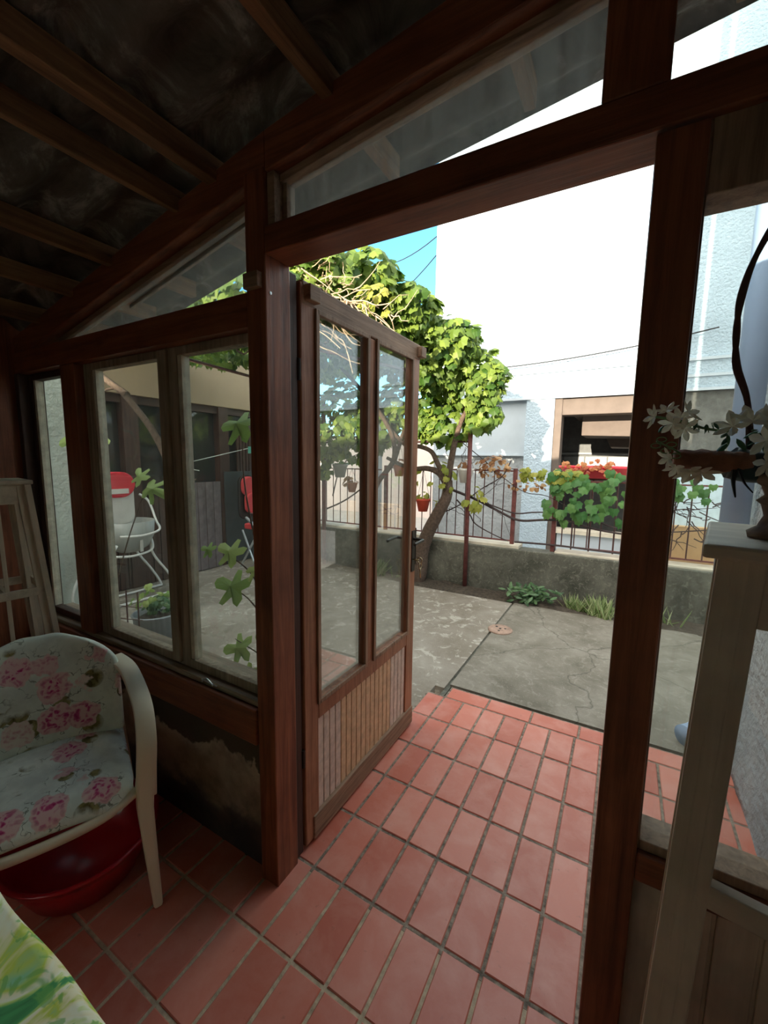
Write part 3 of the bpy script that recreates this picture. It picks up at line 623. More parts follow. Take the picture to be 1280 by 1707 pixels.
# ---------------------------------------------------------------- iron fence
def fence(label, xa, xb, z0, z1, step, ends, group='iron railing panels on the low wall'):
    t = thing('iron_fence', label, 'fence', ((xa+xb)/2, 4.9, z0), 0, group)
    for z in (z0+0.06, z1-0.02):
        bm = B(); box(bm, xa, xb, 4.893, 4.907, z-0.008, z+0.008); obj('rail', bm, rail_m, t)
    x = xa + step*0.7; me = None
    while x < xb - step*0.3:
        if me is None:
            bm = B(); tube(bm, [(0, 0, z0+0.06-z0), (0, 0, z1-0.02-z0)], 0.0065, 6); o = obj('picket', bm, iron, t, local=True); me = o.data
        else:
            o = bpy.data.objects.new('picket', me); C.objects.link(o); o.parent = t
        o.location = (x-(xa+xb)/2, 0, 0); x += step
    for x in ends:
        bm = B(); box(bm, x-0.022, x+0.022, 4.878, 4.922, z0-0.03, z1+0.01); obj('post', bm, rail_m, t, bevel=0.003)
    return t
fence('rusty iron railing panel behind the glazed door, nearest the brown wing', -4.75, -2.85, 0.50, 1.36, 0.125, (-4.73,))
fence('rusty iron railing panel behind the gnarled vine trunk', -2.78, -1.08, 0.50, 1.39, 0.115, (-2.78, -1.08))
fence('rusty iron railing panel on the right carrying green vine leaves', -0.635, 1.5, 0.50, 1.30, 0.125, (-0.635,))
# thin dark vine wood trained along the fence
bm = B()
def wig(pts, r, r2=None, n=5): tube(bm, smoothline([Vector(p)+rv()*0.012 for p in pts], 5), r, 6, r2=r2)
wig([(-1.78, 4.80, 1.12), (-1.5, 4.84, 1.02), (-1.25, 4.86, 0.90), (-1.0, 4.86, 0.82), (-0.75, 4.86, 0.85), (-0.5, 4.86, 0.84), (-0.2, 4.86, 0.78), (0.2, 4.86, 0.74)], 0.018, 0.010)
wig([(-1.6, 4.83, 1.06), (-1.3, 4.84, 0.95), (-1.05, 4.85, 0.88), (-0.8, 4.85, 0.92), (-0.4, 4.85, 0.93), (0.1, 4.85, 0.80), (0.7, 4.85, 0.86)], 0.010, 0.006)
wig([(-1.75, 4.82, 1.0), (-1.6, 4.84, 0.85), (-1.5, 4.84, 0.72), (-1.3, 4.84, 0.62), (-1.1, 4.84, 0.56)], 0.010, 0.006)
wig([(-2.0, 4.82, 0.80), (-1.7, 4.84, 0.95), (-1.45, 4.84, 1.15), (-1.2, 4.84, 1.32), (-1.12, 4.84, 1.5)], 0.008, 0.005)
wig([(-1.7, 4.84, 1.7), (-1.45, 4.84, 1.5), (-1.2, 4.84, 1.3), (-0.95, 4.84, 1.15), (-0.7, 4.84, 1.1), (-0.4, 4.84, 0.95)], 0.006, 0.004)
wig([(-3.7, 4.8, 0.75), (-3.4, 4.82, 0.9), (-3.1, 4.83, 1.1), (-2.9, 4.83, 1.3)], 0.012, 0.008)
wig([(-3.6, 4.8, 0.95), (-3.5, 4.82, 1.3), (-3.3, 4.83, 1.5), (-3.0, 4.83, 1.55)], 0.010, 0.006)
wig([(-1.05, 4.85, 0.56), (-0.6, 4.86, 0.58), (-0.2, 4.86, 0.57), (0.3, 4.86, 0.55)], 0.012, 0.01)
fv = thing('fence_vine', 'young grape vine with thin dark canes trained along the railing', 'vine', (-0.3, 4.86, 0.5))
obj('cane', bm, twig_dark, fv); bm = B()
for i in range(34):
    a = Vector((random.uniform(0.35, 0.75), 4.84, random.uniform(0.75, 1.15))); d = Vector((random.uniform(-0.6, 0.9), 0, random.uniform(-0.7, 0.5)))
    pts = [a]
    for k in range(5): pts.append(pts[-1] + d*0.07 + rv()*0.02)
    tube(bm, pts, 0.006, 5, r2=0.002)
for i in range(12):
    a = Vector((random.uniform(-1.9, -1.15), 4.83, random.uniform(0.7, 1.6))); d = Vector((random.uniform(-0.8, 0.9), 0, random.uniform(-0.7, 0.7))); pts = [a]
    for k in range(7): pts.append(pts[-1] + d*0.09 + rv()*0.03)
    tube(bm, pts, 0.004, 5, r2=0.002)
obj('twigs', bm, twig_dark, fv)
leafmesh('foliage', [(Vector((random.uniform(-0.72, 0.06), 4.80+random.uniform(-0.05, 0.03), random.uniform(0.93, 1.45) - 0.12*random.random())), Vector((0, -1, 0.35))+rv()*0.5, Vector((0, 0, -1))+rv()*0.5, random.uniform(0.075, 0.125)) for i in range(62)]
   + [(Vector((random.uniform(0.42, 0.72), 4.80, random.uniform(1.15, 1.34))), Vector((0, -1, 0.3))+rv()*0.5, Vector((0, 0, -1)), random.uniform(0.07, 0.11)) for i in range(13)], fence_leaf, fv)
leafmesh('yellow_leaves', [(Vector((random.uniform(-1.0, -0.45), 4.82+random.uniform(-0.05, 0.03), random.uniform(1.28, 1.42))), Vector((0, -1, 0.8))+rv()*0.5, Vector((0, 0, -1))+rv()*0.8, random.uniform(0.06, 0.10)) for i in range(40)], yellow_leaf, fv)
leafmesh('orange_leaves', [(Vector((random.uniform(-0.6, -0.1), 4.88, 1.40+random.uniform(-0.05, 0.08) + 0.1*max(0, -0.3-(-0.5)))), Vector((0, -1, 0.8))+rv()*0.7, rv(), random.uniform(0.04, 0.07)) for i in range(38)], orange_leaf, fv)
leafmesh('dry_leaves', cluster((-1.32, 4.85, 1.42), (0.2, 0.06, 0.14), 60, 0.04, 0.08) + cluster((-0.95, 4.85, 1.22), (0.25, 0.05, 0.06), 25, 0.03, 0.06) + cluster((-3.35, 4.82, 1.15), (0.1, 0.05, 0.1), 10, 0.06, 0.1), dry_leaf, fv)

# ---------------------------------------------------------------- neighbour's house
nb = thing('neighbour_house', 'white roughcast house across the fence with an open stair bay on its ground floor', 'house', (0.5, 7.0, -0.06))
NY = 7.0
bm = B(); box(bm, -3.05, 9.0, NY, NY+9, 2.46, 9.5); obj('upper_wall', bm, house_white, nb)
bm = B()
for z, d in ((2.44, 0.03), (2.62, 0.02), (2.83, 0.03)): box(bm, -3.06, 9.0, NY-d, NY+0.01, z, z+0.035)
obj('moulding', bm, smooth_white, nb)
bm = B(); box(bm, -1.43, -1.01, NY, NY+0.4, -0.1, 2.46); obj('pillar', bm, house_white, nb)
bm = B(); box(bm, -1.01, -0.90, NY+0.02, NY+0.3, -0.1, 2.44); box(bm, -1.01, 0.62, NY+0.05, NY+0.35, 2.19, 2.445)
obj('opening_frame', bm, brownish, nb, bevel=0.01)
bm = B(); box(bm, -3.05, -1.43, NY+0.12, NY+0.3, -0.1, 1.575); obj('plinth_wall', bm, rough_grey, nb)
bm = B(); box(bm, -3.05, -1.43, NY+0.10, NY+0.3, 1.575, 2.46); box(bm, -3.05, -1.43, NY+0.06, NY+0.3, 1.56, 1.58); obj('plain_band', bm, smooth_white, nb)
bm = B(); box(bm, -3.05, -1.43, NY+0.3, NY+6, -0.1, 2.46); box(bm, 0.62, 9.0, NY+0.05, NY+6, -0.1, 2.44); obj('ground_floor', bm, dark_plaster, nb)
bm = B(); box(bm, -0.86, 0.62, NY+0.04, NY+0.25, -0.1, 0.36); obj('parapet', bm, smooth_white, nb)
bm = B(); box(bm, -0.9, 0.62, NY, NY+0.28, 0.36, 0.42); obj('parapet_cap', bm, coping_m, nb)
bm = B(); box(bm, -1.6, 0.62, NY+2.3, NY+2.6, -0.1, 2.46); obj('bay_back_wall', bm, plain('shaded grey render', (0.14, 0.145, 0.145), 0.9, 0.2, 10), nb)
bm = B()
for i in range(6): box(bm, -1.5+0.4*i, -1.12+0.4*i, NY+2.27, NY+2.3, 1.1, 1.58)
box(bm, -1.6, 0.62, NY+2.24, NY+2.3, 1.62, 1.66); obj('stone_dado', bm, rough_grey, nb, bevel=0.01)
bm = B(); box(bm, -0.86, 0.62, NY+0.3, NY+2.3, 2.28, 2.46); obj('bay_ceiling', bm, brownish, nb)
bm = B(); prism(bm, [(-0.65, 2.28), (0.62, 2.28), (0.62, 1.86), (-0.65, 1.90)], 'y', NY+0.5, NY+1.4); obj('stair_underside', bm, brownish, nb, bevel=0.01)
bm = B(); prism(bm, [(-0.35, 1.95), (0.62, 1.95), (0.62, 1.72), (-0.25, 1.74)], 'y', NY+1.4, NY+2.2); obj('stair_step', bm, brownish, nb, bevel=0.01)
bm = B(); box(bm, 0.55, 1.30, NY-0.25, NY+0.03, -0.1, 0.55); obj('side_plinth', bm, tan, nb)
bm = B(); box(bm, 0.55, 1.25, NY-0.06, NY+0.04, 0.55, 1.35); obj('side_panel', bm, plain('pale blue panel', (0.48, 0.60, 0.66), 0.5), nb)
# tan strip right behind the right railing
bm = B(); box(bm, 0.30, 1.6, 5.05, 5.15, 0.0, 0.86); tag(obj('tan_board', bm, tan), 'tan board standing behind the railing at the right', 'board')
# far garden wall and column on the left of the street
bm = B(); box(bm, -16, -3.05, 10.0, 10.3, -0.1, 2.1); struct('wall_street', bm, pink_wall, 'pinkish white wall across the street')
cl = []
bm = B(); box(bm, -4.15, -3.95, 6.6, 6.8, -0.1, 2.4); tag(obj('concrete_column', bm, rough_grey), 'grey concrete column across the street seen through the door glass', 'column')
# garden trees beyond, left
t = thing('garden_tree', 'dark leafy tree beyond the brown wing', 'tree', (-8.5, 7.5, 0))
bm = B(); tube(bm, [(-8.5, 7.5, -0.1), (-8.4, 7.4, 2.8)], 0.12, 8, r2=0.08); obj('trunk', bm, bark, t)
leafmesh('foliage', cluster((-8.4, 7.4, 3.9), (1.8, 1.6, 1.5), 1500, 0.12, 0.2), vine_leaf, t)
# overhead cables
for k, (a, c, sag, lb) in enumerate([((-6, 9, 6.2), (-3.08, 7.05, 5.25), 0.25, 'upper thin black cable against the blue sky'), ((-6, 9, 4.9), (-3.08, 7.05, 4.95), 0.2, 'lower thin black cable against the blue sky'), ((-2.0, 6.9, 2.95), (0.9, 6.9, 3.2), 0.06, 'thin cable sagging along the white house wall')]):
    a, c = Vector(a), Vector(c); pts = [a.lerp(c, i/12) - Vector((0, 0, sag*4*(i/12)*(1-i/12))) for i in range(13)]
    bm = B(); tube(bm, pts, 0.009, 5); tag(obj('overhead_cable', bm, black), lb, 'cable', 'overhead cables')

# ---------------------------------------------------------------- brown glazed wing on the left
wg = thing('glazed_wing', 'brown boarded lean-to with dark glazing and beige fascia along the courtyard', 'outbuilding', (-5.1, 4.6, -0.04))
bm = B(); y = 2.28
while y < 4.75:
    box(bm, -4.86, -4.82, y, y+0.088, -0.03, 1.02); box(bm, -4.87, -4.835, y+0.088, y+0.10, -0.03, 1.02); y += 0.10
obj('boarding', bm, W['darkz'], wg, bevel=0.003)
bm = B(); y = 4.15
while y < 4.75:
    box(bm, -4.82, -4.80, y, y+0.04, 0.9, 1.95); y += 0.055
obj('slats', bm, W['darkz'], wg)
bm = B(); box(bm, -4.95, -4.90, 2.28, 4.82, 0.9, 2.15)
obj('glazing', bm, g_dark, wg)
for yy, w_ in ((2.28, 0.12), (2.60, 0.17), (3.12, 0.05), (3.85, 0.16), (4.70, 0.12)):
    bm = B(); box(bm, -4.90, -4.79, yy, yy+w_, -0.03, 2.15); obj('post', bm, W['darkz'], wg, bevel=0.004)
bm = B(); box(bm, -4.90, -4.82, 2.28, 4.82, 1.0, 1.06); box(bm, -4.9, -4.82, 2.28, 4.82, 2.06, 2.15); obj('rail', bm, W['darky'], wg)
bm = B(); box(bm, -4.95, -4.78, 2.20, 4.82, 2.15, 2.85); obj('fascia', bm, beige, wg, bevel=0.005)
bm = B(); box(bm, -8, -4.95, 2.2, 4.82, -0.05, 2.9); obj('room', bm, dark_plaster, wg)
bm = B()
for i in range(9): box(bm, -4.80, -4.775 if i % 2 else -4.79, 3.3+0.06*i, 3.36+0.06*i, -0.02, 1.15)
obj('grey_panel', bm, plain('grey corrugated panel', (0.17, 0.135, 0.135), 0.6, 0.3, 12), wg)
bm = B(); box(bm, -4.81, -4.775, 3.9, 4.5, -0.02, 1.28); obj('dark_door', bm, plain('dark slate door', (0.05, 0.06, 0.06), 0.5, 0.2, 8), wg)

# ---------------------------------------------------------------- baby high chair
hc = thing('high_chair', 'white tube baby high chair with a red topped padded back', 'high chair', (-4.45, 2.45, -0.035))
def rounded(cx, cy, cz, w_, h_, r, n=6):
    pts = []
    for sx, sz, a0 in ((1, 1, 0), (-1, 1, 90), (-1, -1, 180), (1, -1, 270)):
        for k in range(n+1):
            a = math.radians(a0 + 90*k/n); pts.append((cy + sx*(w_/2-r) + r*math.cos(a), cz + sz*(h_/2-r) + r*math.sin(a)))
    return pts
bm = B(); prism(bm, rounded(0, 2.33, 0.99, 0.32, 0.42, 0.10), 'x', -4.52, -4.46); o = obj('backrest', bm, white_cloth, hc, bevel=0.012)
bm = B(); prism(bm, [p for p in rounded(0, 2.33, 1.19, 0.33, 0.26, 0.13)], 'x', -4.53, -4.44); obj('headrest', bm, red_cloth, hc, bevel=0.012)
bm = B(); box(bm, -4.438, -4.43, 2.24, 2.42, 1.10, 1.15); obj('label_patch', bm, white_cloth, hc)
bm = B(); lathe(bm, [(0.10, 0), (0.18, 0.05), (0.235, 0.16), (0.25, 0.32), (0.235, 0.32), (0.21, 0.16), (0.10, 0.04)], (-4.42, 2.38, 0.50), 28); obj('seat_shell', bm, clear_grey, hc, smooth=True)
bm = B()
tube(bm, smoothline([(-4.2, 2.18, 0.70), (-4.16, 2.38, 0.69), (-4.2, 2.58, 0.72), (-4.35, 2.64, 0.80), (-4.45, 2.63, 1.0), (-4.48, 2.55, 1.08)]), 0.012, 8)
tube(bm, smoothline([(-4.25, 2.15, 0.50), (-4.2, 2.3, 0.49), (-4.22, 2.5, 0.52), (-4.3, 2.55, 0.62)]), 0.012, 8)
obj('arm_tube', bm, white_tube, hc, smooth=True)
for s, x in ((1, -4.3), (-1, -4.62)):
    bm = B(); tube(bm, smoothline([(x, 2.54, 0.62), (x, 2.56, 0.45), (x, 2.72, 0.2), (x, 2.82, 0.01), (x, 2.76, -0.015), (x, 2.2, -0.015), (x, 1.95, -0.01), (x, 1.95, 0.2), (x, 2.2, 0.6)]), 0.013, 8)
    obj('leg', bm, white_tube, hc, smooth=True)
for yy in (2.3, 2.5):
    bm = B(); tube(bm, [(-4.3, yy, 0.60), (-4.62, yy, 0.60)], 0.012, 8); obj('seat_bar', bm, white_tube, hc)
bm = B(); box(bm, -4.205, -4.196, 2.37, 2.40, 0.52, 0.70); obj('strap', bm, white_cloth, hc)
# ---------------------------------------------------------------- coral red chair by the wing
rc = thing('folding_chair', 'coral red padded chair with a silver loop arm by the brown wing', 'chair', (-4.4, 4.0, -0.035))
bm = B(); prism(bm, rounded(0, 4.05, 1.09, 0.20, 0.26, 0.09), 'x', -4.52, -4.45); obj('headrest', bm, coral, rc, bevel=0.015)
bm = B(); prism(bm, rounded(0, 4.08, 0.86, 0.19, 0.28, 0.08), 'x', -4.50, -4.42); obj('backrest', bm, coral, rc, bevel=0.015)
bm = B(); prism(bm, rounded(0, 4.06, 0.93, 0.27, 0.62, 0.12), 'x', -4.56, -4.52); obj('back_shell', bm, dark_metal, rc, bevel=0.01)
bm = B(); box(bm, -4.5, -4.15, 3.97, 4.2, 0.50, 0.58); obj('seat', bm, coral, rc, bevel=0.02)
bm = B(); tube(bm, smoothline([(-4.35, 3.88, 0.68), (-4.2, 3.86, 0.60), (-4.15, 3.90, 0.48), (-4.15, 4.05, 0.44), (-4.15, 4.25, 0.46), (-4.2, 4.32, 0.60), (-4.35, 4.28, 0.70), (-4.5, 4.08, 0.72)]) , 0.02, 8); obj('arm_loop', bm, silver, rc, smooth=True)
for y in (3.90, 4.26):
    bm = B(); tube(bm, [(-4.45, y, 0.5), (-4.2, y, -0.01)], 0.014, 8); tube(bm, [(-4.15, y, 0.5), (-4.5, y, -0.01)], 0.014, 8); obj('leg', bm, silver, rc)
bm = B(); box(bm, -4.2, -4.14, 3.86, 4.3, 0.06, 0.10); obj('footrest', bm, silver, rc, bevel=0.01)

# ---------------------------------------------------------------- bucket planter and wire mesh outside the window
bk = thing('planter_bucket', 'grey zinc bucket with a small leafy plant outside the left window', 'planter', (-3.02, 1.80, -0.035))
bm = B(); lathe(bm, [(0.13, 0), (0.165, 0.33), (0.175, 0.34), (0.165, 0.35), (0.155, 0.34), (0.15, 0.30), (0.0, 0.30)], (-3.02, 1.80, -0.035), 28); obj('bucket', bm, gal, bk, smooth=True)
bm = B(); lathe(bm, [(0.15, 0.0), (0.10, 0.03), (0.0, 0.04)], (-3.02, 1.80, 0.26), 18); obj('soil', bm, soil, bk)
leafmesh('leaves', cluster((-3.0, 1.82, 0.37), (0.12, 0.12, 0.06), 60, 0.03, 0.055), hosta_leaf, bk, 'grape')
leafmesh('pale_leaves', cluster((-3.12, 1.80, 0.42), (0.14, 0.14, 0.10), 22, 0.04, 0.07), fig_leaf, bk, 'grape')
bm = B()
for i in range(4): tube(bm, [(-3.05+0.10*i, 1.45+0.02*i, 0.0-0.03), (-3.08+0.10*i, 1.47+0.02*i, 0.58)], 0.005, 5)
for k in range(6): tube(bm, smoothline([(-3.12, 1.46, 0.06+0.09*k), (-2.95, 1.47, 0.03+0.09*k), (-2.72, 1.52, 0.06+0.085*k)]), 0.003, 5)
tag(obj('wire_mesh', bm, iron), 'bent rusty wire mesh standing in front of the zinc bucket', 'wire mesh')
# dark urn near door post outside
bm = B(); lathe(bm, [(0.09, 0), (0.12, 0.1), (0.135, 0.3), (0.12, 0.48), (0.08, 0.60), (0.085, 0.63), (0.07, 0.62), (0.06, 0.5)], (-1.38, 1.45, -0.035), 24)
tag(obj('clay_urn', bm, plain('dark clay', (0.10, 0.075, 0.055), 0.7, 0.5, 9), smooth=True), 'dark clay urn outside the window beside the door post', 'urn')
# fig shoots
fg = thing('fig_shoot', 'young fig shoot with lobed pale green leaves outside the left windows', 'plant', (-1.55, 1.5, -0.035))
bm = B(); tube(bm, smoothline([(-1.62, 1.60, -0.03), (-1.58, 1.55, 0.4), (-1.52, 1.48, 0.7), (-1.56, 1.43, 0.9), (-1.66, 1.41, 0.98)]), 0.008, 6, r2=0.003)
tube(bm, smoothline([(-1.58, 1.55, 0.4), (-1.6, 1.45, 0.5), (-1.7, 1.42, 0.55)]), 0.005, 6, r2=0.002)
tube(bm, smoothline([(-1.47, 1.48, 0.6), (-1.58, 1.42, 0.78), (-1.68, 1.40, 0.83)]), 0.005, 6, r2=0.002)
tube(bm, smoothline([(-1.48, 1.47, 0.7), (-1.62, 1.45, 1.3), (-1.60, 1.42, 1.62)]), 0.006, 6, r2=0.002)
obj('stem', bm, bark, fg, smooth=True)
leafmesh('leaves', [((-1.66, 1.41, 1.0), (0.2, -0.8, 0.6), (-0.9, 0, 0.3), 0.14), ((-1.55, 1.42, 0.96), (0.2, -0.7, 0.7), (0.6, 0, -0.6), 0.10),
    ((-1.62, 1.40, 0.83), (0.2, -0.8, 0.6), (-1, 0, 0.1), 0.17), ((-1.48, 1.44, 0.82), (0.1, -0.8, 0.5), (1, 0, 0.1), 0.12),
    ((-1.62, 1.42, 0.52), (0.2, -0.8, 0.5), (-0.9, 0, -0.3), 0.14), ((-1.58, 1.42, 0.42), (0.2, -0.8, 0.4), (-0.2, 0, -0.6), 0.10), ((-1.5, 1.44, 0.66), (0.2, -0.8, 0.4), (-0.4, 0, -0.7), 0.08),
    ((-1.56, 1.42, 1.64), (0.2, -0.8, 0.5), (-1, 0, 0.05), 0.17), ((-1.86, 1.42, 1.0), (0.2, -0.8, 0.5), (-1, 0, 0.1), 0.08)], fig_leaf, fg, 'fig')
fg = thing('fig_shoot', 'fig shoot with two pale leaves in front of the grey plaster wall', 'plant', (-3.35, 1.6, -0.035))
bm = B(); tube(bm, smoothline([(-3.30, 1.6, -0.03), (-3.34, 1.6, 0.8), (-3.42, 1.55, 1.6)]), 0.008, 6, r2=0.003); tube(bm, smoothline([(-3.30, 1.6, 0.3), (-2.9, 1.55, 0.9), (-2.55, 1.5, 1.3)]), 0.006, 6, r2=0.003); obj('stem', bm, bark, fg)
leafmesh('leaves', [((-3.36, 1.55, 1.62), (0.3, -0.8, 0.4), (-1, 0, -0.3), 0.22), ((-3.36, 1.56, 1.60), (0.3, -0.8, 0.4), (0.8, 0, 0.1), 0.16), ((-3.33, 1.58, 0.6), (0.3, -0.8, 0.4), (0.9, 0, -0.5), 0.14), ((-2.55, 1.5, 1.3), (0.2, -0.8, 0.5), (0.9, 0, -0.1), 0.15), ((-2.6, 1.5, 1.34), (0.2, -0.8, 0.5), (-0.6, 0, 0.6), 0.12)], fig_leaf, fg, 'fig')
# old branch post and clothes line
bm = B(); tube(bm, smoothline([(-3.72, 2.60, -0.04), (-3.70, 2.58, 0.5), (-3.76, 2.55, 1.0), (-3.85, 2.5, 1.4), (-3.95, 2.4, 1.75), (-4.15, 2.25, 2.1)]), 0.045, 9, r2=0.028)
tube(bm, smoothline([(-4.1, 2.28, 2.05), (-4.3, 2.2, 2.2), (-4.42, 2.2, 2.28)]), 0.035, 7, r2=0.02); tube(bm, smoothline([(-4.2, 2.25, 2.12), (-4.3, 2.2, 2.1), (-4.36, 2.2, 2.05)]), 0.015, 6, r2=0.008); tube(bm, smoothline([(-3.76, 2.55, 1.0), (-3.6, 2.5, 1.2), (-3.45, 2.5, 1.28)]), 0.015, 6, r2=0.008)
tag(obj('dead_trunk', bm, bark, smooth=True), 'thin dark crooked trunk standing in the courtyard behind the window stile', 'trunk')
bm = B(); tube(bm, [(-4.0, 2.7, 1.40), (-3.68, 4.68, 1.86)], 0.004, 5); tube(bm, [(-4.0, 2.7, 1.38), (-3.4, 2.5, 1.36)], 0.003, 5)
cln = tag(obj('clothes_line', bm, cord_m), 'pale clothes line stretched across the courtyard', 'line')
bm = B(); box(bm, -3.86, -3.84, 3.5, 3.53, 1.53, 1.61); tag(obj('clothes_peg', bm, plain('green plastic', (0.12, 0.42, 0.33), 0.5)), 'green peg clipped on the clothes line', 'peg')

# ---------------------------------------------------------------- hanging pots
def hang_pot(x, y, z, m, label, s=1.0, lm=None, hz=1.36, leaf='grape', nleaf=14):
    t = thing('hanging_pot', label, 'plant pot', (x, y, z), 0, 'plant pots on the fence')
    bm = B(); lathe(bm, [(0.055*s, 0), (0.085*s, 0.13*s), (0.092*s, 0.135*s), (0.092*s, 0.155*s), (0.082*s, 0.155*s), (0.075*s, 0.12*s), (0.0, 0.12*s)], (x, y, z), 20); obj('pot', bm, m, t, smooth=True)
    bm = B()
    for k in range(3):
        a = 2*PI*k/3; tube(bm, [(x+0.088*s*math.cos(a), y+0.088*s*math.sin(a), z+0.15*s), (x, y, hz)], 0.002, 4)
    obj('hanger', bm, dark_metal, t)
    leafmesh('leaves', cluster((x, y, z+0.19*s), (0.08*s, 0.08*s, 0.06*s), nleaf, 0.04, 0.07), lm or fence_leaf, t)
hang_pot(-2.10, 4.62, 0.86, terracotta, 'red hanging pot with a small plant beside the vine trunk', 1.0, yellow_leaf)
hang_pot(-1.64, 4.80, 1.22, white_tube, 'white hanging pot on the railing right of the vine trunk', 1.1, dry_leaf, 1.69)
hang_pot(-3.47, 4.80, 1.22, clear_grey, 'grey hanging pot on the railing behind the left door pane', 1.2, fence_leaf, 1.69)
hang_pot(-2.50, 4.74, 1.27, orange_m, 'orange hanging pot with drooping leaves behind the right door pane', 0.9, orange_leaf, 1.69)
hang_pot(-3.28, 4.82, 1.02, plain('brown pot', (0.42, 0.16, 0.07), 0.6), 'brown pot low on the railing behind the left door pane', 0.85, dry_leaf, 1.36, nleaf=8)
# red barrow-like tub behind the right railing
bm = B(); lathe(bm, [(0.32, 0), (0.38, 0.10), (0.40, 0.10), (0.40, 0.13), (0.37, 0.13), (0.31, 0.03)], (-0.28, 5.35, 1.31), 32)
tag(obj('red_tub', bm, red_cloth, smooth=True), 'shallow red tub behind the right railing under orange leaves', 'tub')
ts = thing('tub_stand', 'thin iron stand behind the right railing under the red tub', 'stand', (-0.28, 5.35, -0.06))
for k in range(3):
    a = 2*PI*k/3+0.5; bm = B(); tube(bm, [(-0.28+0.26*math.cos(a), 5.35+0.26*math.sin(a), -0.06), (-0.28+0.26*math.cos(a), 5.35+0.26*math.sin(a), 1.29)], 0.01, 6); obj('leg', bm, iron, ts)
bm = B(); tube(bm, [(-0.28+0.27*math.cos(2*PI*k/16), 5.35+0.27*math.sin(2*PI*k/16), 1.298) for k in range(16)], 0.01, 6, closed=True); obj('ring', bm, iron, ts)

# ---------------------------------------------------------------- plants at the wall foot
h = thing('hosta_plant', 'low glossy leafy plant in the soil at the foot of the low wall', 'plant', (-0.76, 4.55, -0.04))
sp = []
for i in range(110):
    a = random.uniform(0, 2*PI); l = random.uniform(0.07, 0.12); el = random.uniform(0.2, 1.3); r0 = random.uniform(0, 0.15)
    base = Vector((-0.76 + random.gauss(0, 0.11), 4.55+random.gauss(0, 0.04), 0.0 + random.uniform(0.0, 0.14)))
    d = Vector((math.cos(a), math.sin(a)*0.7-0.2, el)); sp.append((base, Vector((0, -0.5, 1))+rv()*0.5, d, l))
leafmesh('leaves', sp, hosta_leaf, h, 'blade')
def tuft(x, y, n, hgt, label):
    t = thing('grass_tuft', label, 'grass', (x, y, -0.04), 0, 'grass tufts along the low wall'); sp = []
    for i in range(n):
        d = Vector((random.gauss(0, 0.45), random.gauss(0, 0.3)-0.1, 1)); sp.append(((x+random.gauss(0, 0.05), y+random.gauss(0, 0.03), -0.04), Vector((random.gauss(0, 0.4), -1, 0.3)), d, hgt*random.uniform(0.6, 1.1)))
    leafmesh('blades', sp, grass_leaf, t, 'grass')
tuft(-0.33, 4.60, 60, 0.17, 'small grass tuft between the leafy plant and the larger tuft')
tuft(-0.10, 4.52, 110, 0.22, 'larger pale grass tuft beside the right door post')
tuft(-2.75, 4.62, 45, 0.26, 'thin grass tuft at the wall foot behind the right door pane')
tuft(-4.05, 4.60, 30, 0.22, 'sparse grass tuft at the wall foot behind the left door pane')
tuft(0.45, 4.6, 12, 0.2, 'few pale weeds right of the right door post')
# drain cover
bm = B(); lathe(bm, [(0.0, 0.0), (0.108, 0.0), (0.108, 0.012), (0.10, 0.018), (0.0, 0.018)], (-0.87, 3.67, -0.04), 36)
for (dx, dy) in ((0, 0), (0.04, 0.02), (-0.04, 0.03), (0.0, -0.05)):
    lathe(bm, [(0.0, 0), (0.011, 0.0), (0.011, 0.0015), (0.0, 0.0015)], (-0.87+dx, 3.67+dy, -0.0215), 10)
for f in bm.faces:
    if f.calc_center_median().z > -0.0219 and (f.calc_center_median()-Vector((-0.87, 3.67, -0.02))).length < 0.09 and f.calc_area() < 0.0003 and all(v_.co.z > -0.0216 for v_ in f.verts): f.material_index = 1
tag(obj('drain_cover', bm, [plain('rusty pinkish iron', (0.36, 0.24, 0.18), 0.8, 0.35, 25), black]), 'round rusty iron drain cover set where the two pavings meet', 'drain cover')
# stones on soil
# ---------------------------------------------------------------- downpipe
dp = thing('downpipe', 'blue grey downpipe at the corner of the right hand house', 'pipe', (0.515, 2.78, -0.04))
bm = B(); tube(bm, [(0.515, 2.78, 0.42), (0.515, 2.78, 8.0)], 0.062, 20); obj('pipe', bm, pipe_m, dp, smooth=True)
bm = B(); tube(bm, smoothline([(0.515, 2.78, 0.45), (0.515, 2.78, 0.14), (0.50, 2.76, 0.06), (0.45, 2.70, 0.025), (0.39, 2.64, 0.02)]), 0.058, 16); obj('elbow', bm, pipe_m, dp, smooth=True)
for z in (0.62, 1.15, 3.2):
    bm = B(); tube(bm, [(0.515, 2.78, z), (0.515, 2.78, z+0.03)], 0.067, 20); obj('clamp', bm, white_tube, dp, smooth=False)
bm = B()
random.seed(5)
pts = [(RX-0.03, 1.06), (RX+0.02, 1.06), (RX+0.02, 2.9), (RX-0.03, 2.9)]
box(bm, 0.56, 0.62, 1.7, 2.9, -0.02, 0.5); bmesh.ops.subdivide_edges(bm, edges=bm.edges, cuts=10, use_grid_fill=True)
for v_ in bm.verts: v_.co.x = (0.612 - 0.11*max(0.0, (0.42-v_.co.z))**0.8 + random.uniform(-0.006, 0.006)) if v_.co.x < 0.6 else v_.co.x
struct('trim_30', bm, rough_grey, 'lumpy rough plaster foot of the right hand house wall', smooth=True)

